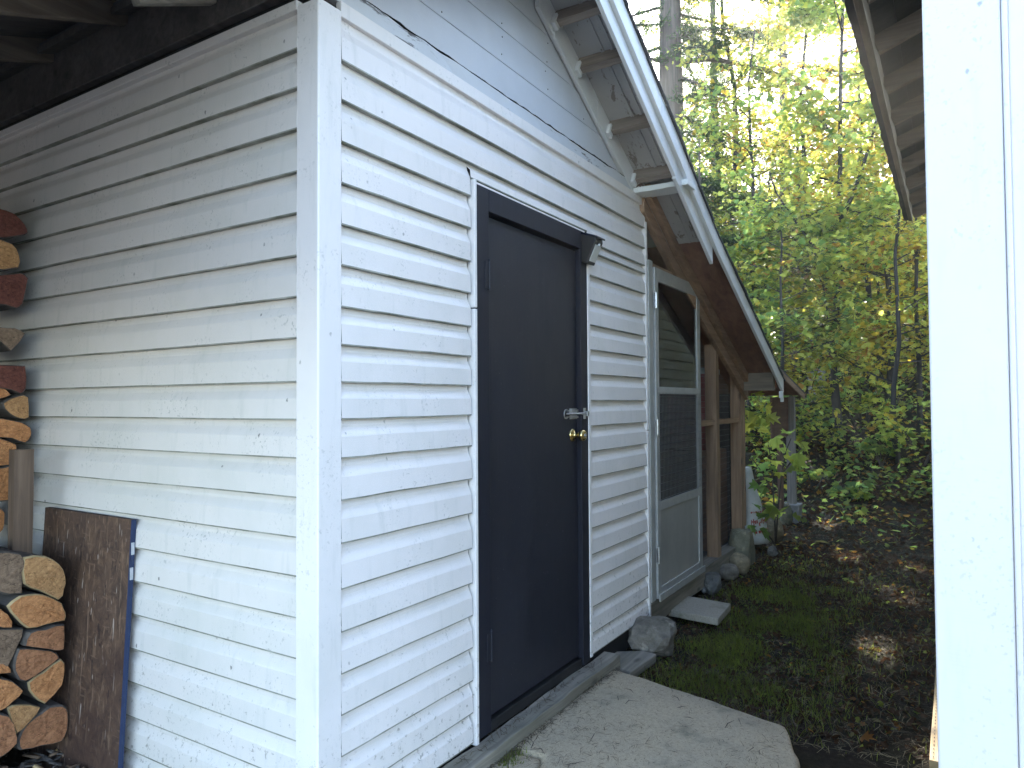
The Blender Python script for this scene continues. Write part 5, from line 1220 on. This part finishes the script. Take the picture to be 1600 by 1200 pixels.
# ---------------------------------------------------------------- shrubs, ground cover, litter, grass
shrubs = [(1268, 9.9, 0.45, 'low green maple shrub left of the slim maple trunk base', GR), (1345, 12.0, 1.0, 'leafy green shrub right of the slim maple on the bank', GR), (1395, 13.5, 1.3, 'yellow green shrub on the bank in front of the golden maple', YG),
          (1440, 10.4, 0.9, 'sunlit lime shrub nearest the house corner', YG), (1236, 13.0, 1.0, 'green thicket on the bank left of the pale stump', GR), (1325, 15.0, 1.0, 'wide green shrub behind the slim maple', DG),
          (1370, 16.5, 1.6, 'tall shrub at the top of the bank', YG), (1425, 15.5, 1.5, 'mixed yellow shrub at the top of the bank by the house', YE), (1235, 16.0, 1.6, 'green shrub showing over the low shelter roof', GR), (1240, 11.3, 0.8, 'green shrub just behind the low shelter', GR), (1330, 9.3, 0.28, 'small green plant on the shaded path end', GR), (1375, 10.6, 0.45, 'knee high green sprig right of the path', DG)]
for (u, s, h, lab, pr_) in shrubs:
    b = P(u, s)-Vector((0, 0, 0.05)); t = thing('shrub', lab, 'shrub', b)
    mb = MB(); tips = []
    for k in range(7 if h > 0.5 else 4):
        a = random.uniform(0, 6.28); sp = h*random.uniform(0.3, 0.9); pts = [b, b+Vector((math.cos(a)*sp*0.4, math.sin(a)*sp*0.4, h*0.5)), b+Vector((math.cos(a)*sp, math.sin(a)*sp, h*random.uniform(0.7, 1.1)))]
        mb.tube(pts, [0.012, 0.008, 0.004], 5, 0, False); tips += [pts[1].lerp(pts[2], f) for f in (0.2, 0.6, 1.0)]
    mb.build('stem', M_TWIG, t)
    leafcloud('foliage', sprays([tuple(q) for q in tips], 14 if h > 0.5 else 9, 0.30*max(0.5, h)), 0.105, LEAFM, pr_, t); flush_twigs(t, 0.0025)

# maple sapling in front of the shelter: each broad leaf its own part
sb = on_z(1212, 852, -0.05); sap = thing('maple_sapling', 'young maple sapling with broad green leaves among the stones beside the coop', 'sapling', sb)
s1 = 6.8
stems = [[(1212, 852), (1210, 800), (1207, 750), (1204, 715), (1200, 690)], [(1212, 852), (1216, 790), (1222, 735), (1228, 705), (1236, 685)], [(1212, 850), (1196, 830), (1180, 815), (1168, 808)], [(1208, 770), (1192, 740), (1172, 712)], [(1220, 745), (1240, 715), (1252, 700)]]
mb = MB()
for k, st in enumerate(stems):
    pts = [at_s(u, v, s1-0.05*k*(i/len(st))) for i, (u, v) in enumerate(st)]; pts[0] = sb if k < 3 else pts[0]
    mb.tube(pts, [0.009*(1-0.6*i/(len(st)-1)) for i in range(len(st))], 6, 0, False)
mb.build('stem', M_TWIG, sap)
def leafmesh(size, mat, seed):
    random.seed(seed); V0, T = LT; V = (V0-np.array([0, 0.0, 0]))*size; V[:, 2] += -0.25*size*(V0[:, 1]**2)+0.05*size*np.sin(V0[:, 0]*9)
    me = bpy.data.meshes.new('leaf'); me.from_pydata([tuple(q) for q in V], [], [tuple(int(i) for i in t) for t in T]); me.materials.append(mat); return me
LM = [leafmesh(0.165, L_GREEN, 1), leafmesh(0.14, L_DEEP, 2), leafmesh(0.15, L_LIME, 3), leafmesh(0.13, L_GREEN, 4)]
leafpx = [(1165,735,1),(1176,726,0),(1188,708,0),(1200,690,0),(1212,682,0),(1222,690,3),(1232,676,3),(1243,672,3),(1252,690,0),(1258,702,3),(1246,708,0),(1236,720,0),(1224,712,2),(1212,720,2),(1203,728,1),(1192,742,1),(1184,756,1),(1196,760,1),(1207,748,0),(1218,738,2),(1228,735,0),(1178,788,1),(1166,800,1),(1158,812,1),(1170,820,1),(1182,812,0),(1192,802,1),(1202,806,1),(1150,806,1),(1174,834,1),(1186,826,1),(1210,790,0),(1220,780,0),(1232,792,3),(1238,806,3),(1226,800,0),(1205,705,0),(1218,700,0),(1240,690,3),(1196,722,1)]
for (u, v, k) in leafpx:
    o = bpy.data.objects.new('leaf', LM[k]); COL.objects.link(o); o.parent = sap; o.location = at_s(u, v, s1+random.uniform(-0.25, 0.2))-sb
    o.rotation_euler = (random.gauss(-0.5, 0.35), random.gauss(0, 0.4), random.uniform(0, 6.28)); k_ = random.uniform(0.75, 1.15); o.scale = (k_, k_, k_)
# second young plant in the shade of the shelter
b2 = Vector((7.35, 0.28, -0.05)); sp2 = thing('maple_sapling', 'pale leaved young maple shaded under the low shelter roof behind the corner post', 'sapling', b2)
mb = MB(); mb.tube([b2, b2+Vector((0.03, 0.02, 0.6)), b2+Vector((0.0, -0.05, 1.3))], [0.01, 0.008, 0.004], 6, 0, False); mb.build('stem', M_TWIG, sp2)
for (u, v) in ((1168, 622), (1178, 614), (1186, 630), (1196, 636), (1170, 642), (1182, 648), (1176, 662), (1190, 654), (1200, 650), (1168, 668), (1184, 672)):
    o = bpy.data.objects.new('leaf', LM[random.choice([0, 2, 2])]); COL.objects.link(o); o.parent = sp2; o.location = at_s(u, v, 7.25+random.uniform(-0.2, 0.2))-b2
    o.rotation_euler = (random.gauss(-0.5, 0.4), random.gauss(0, 0.4), random.uniform(0, 6.28)); k_ = random.uniform(0.8, 1.1); o.scale = (k_, k_, k_)

def gpoints(n, x0, x1, y0, y1):
    x = rng.uniform(x0, x1, n); y = rng.uniform(y0, y1, n)
    z = np.array([hill(a)+(mnoise.noise((a*0.55, b*0.55, 1.7))*0.05*(2.5 if a > 10 else 0.7)+mnoise.noise((a*2.6, b*2.6, 5.1))*0.018+mnoise.noise((a*9, b*9, 2.2))*0.008)*(min(1.0, max(0.25, (a-3.0)/3.0)) if -3 < b < 1 else 1.0) for a, b in zip(x, y)])
    return np.stack([x, y, z], 1)
# leaf litter
p = gpoints(9000, 5.0, 13.0, -1.58, 2.2); d = np.clip((p[:, 0]-4.5)/4.5, 0.05, 1); p = p[rng.random(len(p)) < d]; p[:, 2] += 0.012
lit = leafcloud('leaf_litter', p, 0.055, [L_BRN, L_PALE, L_ORG, L_YEL, L_GREEN], (0.70, 0.08, 0.12, 0.05, 0.05), None, True, 0.45)
p = gpoints(12000, 9.0, 22.0, -1.5, 8.5); p[:, 2] += 0.02
leafcloud('leaf_litter', p, 0.09, [L_BRN, L_PALE, L_ORG, L_YEL, L_GREEN], (0.56, 0.10, 0.14, 0.10, 0.10), None, False, 0.45)
p = gpoints(6500, 3.3, 7.5, -1.56, -0.1); p[:, 2] += 0.01
leafcloud('leaf_litter', p, 0.030, [L_BRN, L_PALE, L_ORG, L_GREEN], (0.80, 0.07, 0.08, 0.05), None, True, 0.5)
# low green ground cover on the path end and bank
p = gpoints(11000, 7.5, 20.0, -1.5, 7.5); k = np.array([mnoise.noise((a*0.8, b*0.8, 9.0)) for a, b, c in p]); p = p[((k > -0.02) & (rng.random(len(p)) < (p[:, 0]-8.0)/3.0)) | (rng.random(len(p)) < 0.06)]; p[:, 2] += rng.uniform(0.03, 0.38, len(p))*np.clip((p[:, 0]-6.5)/4, 0.2, 1)
leafcloud('ground_cover', p, 0.095, LEAFM, (0.50, 0.20, 0.22, 0.05, 0.03), None, True, 0.4)
# straw and needles on the soil
p = gpoints(22000, 3.2, 10.0, -1.58, 0.2); p[:, 2] += 0.006; strands('dry_straw', p[:7000], rng.uniform(0.02, 0.09, 7000), 0.0011, M_STRAW, 0.004, None, 0.2, 0.25); strands('fallen_needles', p[7000:], rng.uniform(0.02, 0.07, len(p)-7000), 0.0012, M_NEEDLE, 0.004, None, 0.2, 0.25)
# grass tufts
p = gpoints(110000, 3.25, 7.2, -1.58, -0.05)
g0 = np.exp(-(((p[:, 0]-4.35)/0.95)**2+((p[:, 1]+0.62)/0.36)**2))*1.0+0.55*np.exp(-(((p[:, 0]-5.6)/0.6)**2+((p[:, 1]+0.55)/0.30)**2))
k = np.array([mnoise.noise((a*3.2, b*3.2, 6.0)) for a, b, c in p]); dens = np.clip(g0*(0.55+2.1*k)+0.012, 0, 0.75); p = p[rng.random(len(p)) < dens*0.8]
N = len(p); a = rng.uniform(0, 6.28, N); L = rng.uniform(0.025, 0.08, N)*(0.7+0.8*rng.random(N)); ln = rng.uniform(0.2, 1.1, N)
d = np.stack([np.cos(a)*ln, np.sin(a)*ln, np.ones(N)], 1); d /= np.linalg.norm(d, axis=1)[:, None]; sdv = np.stack([-np.sin(a), np.cos(a), np.zeros(N)], 1)*0.0016
m_ = p+d*L[:, None]*0.55; t_ = p+d*L[:, None]+np.stack([np.cos(a), np.sin(a), -0.4*np.ones(N)], 1)*(L*0.25)[:, None]
V = np.stack([p-sdv, p+sdv, m_+sdv*0.8, m_-sdv*0.8, t_, t_+sdv*0.1], 1).reshape(-1, 3); b = (np.arange(N)*6)[:, None]
F = np.concatenate([b+np.array([[0, 1, 2, 3]]), b+np.array([[3, 2, 5, 4]])]); mi = rng.choice(2, N, p=[0.72, 0.28]); 
go = npmesh('grass', V, F, [L_GRASS, L_GRASS2], np.concatenate([mi, mi])); stuff(go)
p = gpoints(70000, 3.25, 6.6, -1.5, -0.03); k = np.array([mnoise.noise((a*2.2, b*2.2, 6.0))+0.5*mnoise.noise((a*7, b*7, 3.0)) for a, b, c in p])
g1 = np.exp(-(((p[:, 0]-4.4)/1.1)**2+((p[:, 1]+0.58)/0.40)**2)); p = p[rng.random(len(p)) < np.clip(g1*(0.75+1.5*k), 0, 0.85)]; N = len(p)
a = rng.uniform(0, 6.28, N); L = rng.uniform(0.006, 0.018, N); sdv = np.stack([-np.sin(a), np.cos(a), np.zeros(N)], 1)*0.0026; t_ = p+np.stack([np.cos(a)*0.9, np.sin(a)*0.9, np.ones(N)], 1)*L[:, None]
stuff(npmesh('moss_carpet', np.stack([p-sdv, p+sdv, t_], 1).reshape(-1, 3), np.arange(N*3).reshape(-1, 3), [L_GRASS, L_MOSS], rng.choice(2, N, p=[0.35, 0.65])))
# moss and grass tuft in the crack of the slab
cpt = on_z(790, 1182, 0); N = 500; p = np.stack([cpt.x+rng.normal(0, 0.045, N), cpt.y+rng.normal(0, 0.03, N), np.full(N, -0.005)], 1); a = rng.uniform(0, 6.28, N); L = rng.uniform(0.008, 0.022, N)
t_ = p+np.stack([np.cos(a)*0.6, np.sin(a)*0.6, np.ones(N)], 1)*L[:, None]; sdv = np.stack([-np.sin(a), np.cos(a), np.zeros(N)], 1)*0.002
stuff(npmesh('moss', np.stack([p-sdv, p+sdv, t_], 1).reshape(-1, 3), np.arange(N*3).reshape(-1, 3), L_GRASS))
# larger fallen leaves that can be told apart
for (u, v, sz, mat, lab) in ((1273, 846, 0.13, L_PALE, 'pale green fallen maple leaf flat on the dark path'), (1243, 851, 0.13, L_ORG, 'tan curled fallen maple leaf on the dark path beside the stones'), (1418, 887, 0.10, L_LIME, 'yellow green fallen leaf on the soil left of the house corner'), (1452, 916, 0.07, L_LIME, 'lime leaf touching the foot of the house corner'), (1316, 858, 0.09, L_YEL, 'yellow fallen leaf in the sunlit patch of the path'), (1340, 700, 0.2, L_ORG, 'orange fallen leaf cluster beside the slim maple base'), (1205, 832, 0.08, L_YEL, 'small yellow leaf lying on the tan boulder'), (1345, 1152, 0.07, L_ORG, 'reddish curled leaf on the bare soil right of the slab')):
    q = on_z(u, v, hill(on_z(u, v, 0).x)+0.03) if v > 760 else at_s(u, v, 11)
    if v < 760: q.z = hill(q.x)+0.08
    if u == 1205: q = q+Vector((0, 0, 0.02))
    me = leafmesh(sz, mat, int(u)); o = bpy.data.objects.new('fallen_leaf', me); COL.objects.link(o); o.location = q; o.rotation_euler = (random.gauss(0, 0.25), random.gauss(0, 0.25), random.uniform(0, 6.28)); tag(o, lab, 'leaf')
# cable crossing the gap
pts = [at_s(u, v, 13.2) for u, v in ((1060, 387), (1150, 388.5), (1250, 388.5), (1350, 386.5), (1450, 382), (1600, 372))]
o = MB().tube(pts, [0.012]*6, 5).build('cable', M_DRIP, None); tag(o, 'thin dark cable stretched horizontally through the trees', 'cable')

# thin added haze volume standing in for the lens veil over the trees
hb = MB(); hb.box((-126, -126, -2.6), (146, 126, 18.5))
hm = bpy.data.materials.new('lens_veil_air'); hm.use_nodes = True; hn = hm.node_tree; hn.nodes.clear()
ho = hn.nodes.new('ShaderNodeOutputMaterial'); hv = hn.nodes.new('ShaderNodeVolumePrincipled')
hv.inputs['Density'].default_value = 0.0022; hv.inputs['Anisotropy'].default_value = 0.6; hv.inputs['Color'].default_value = (0.95, 0.95, 0.92, 1)
hn.links.new(hv.outputs[0], ho.inputs['Volume']); hz_ = stuff(hb.build('lens_veil_haze', hm)); hz_.display_type = 'WIRE'
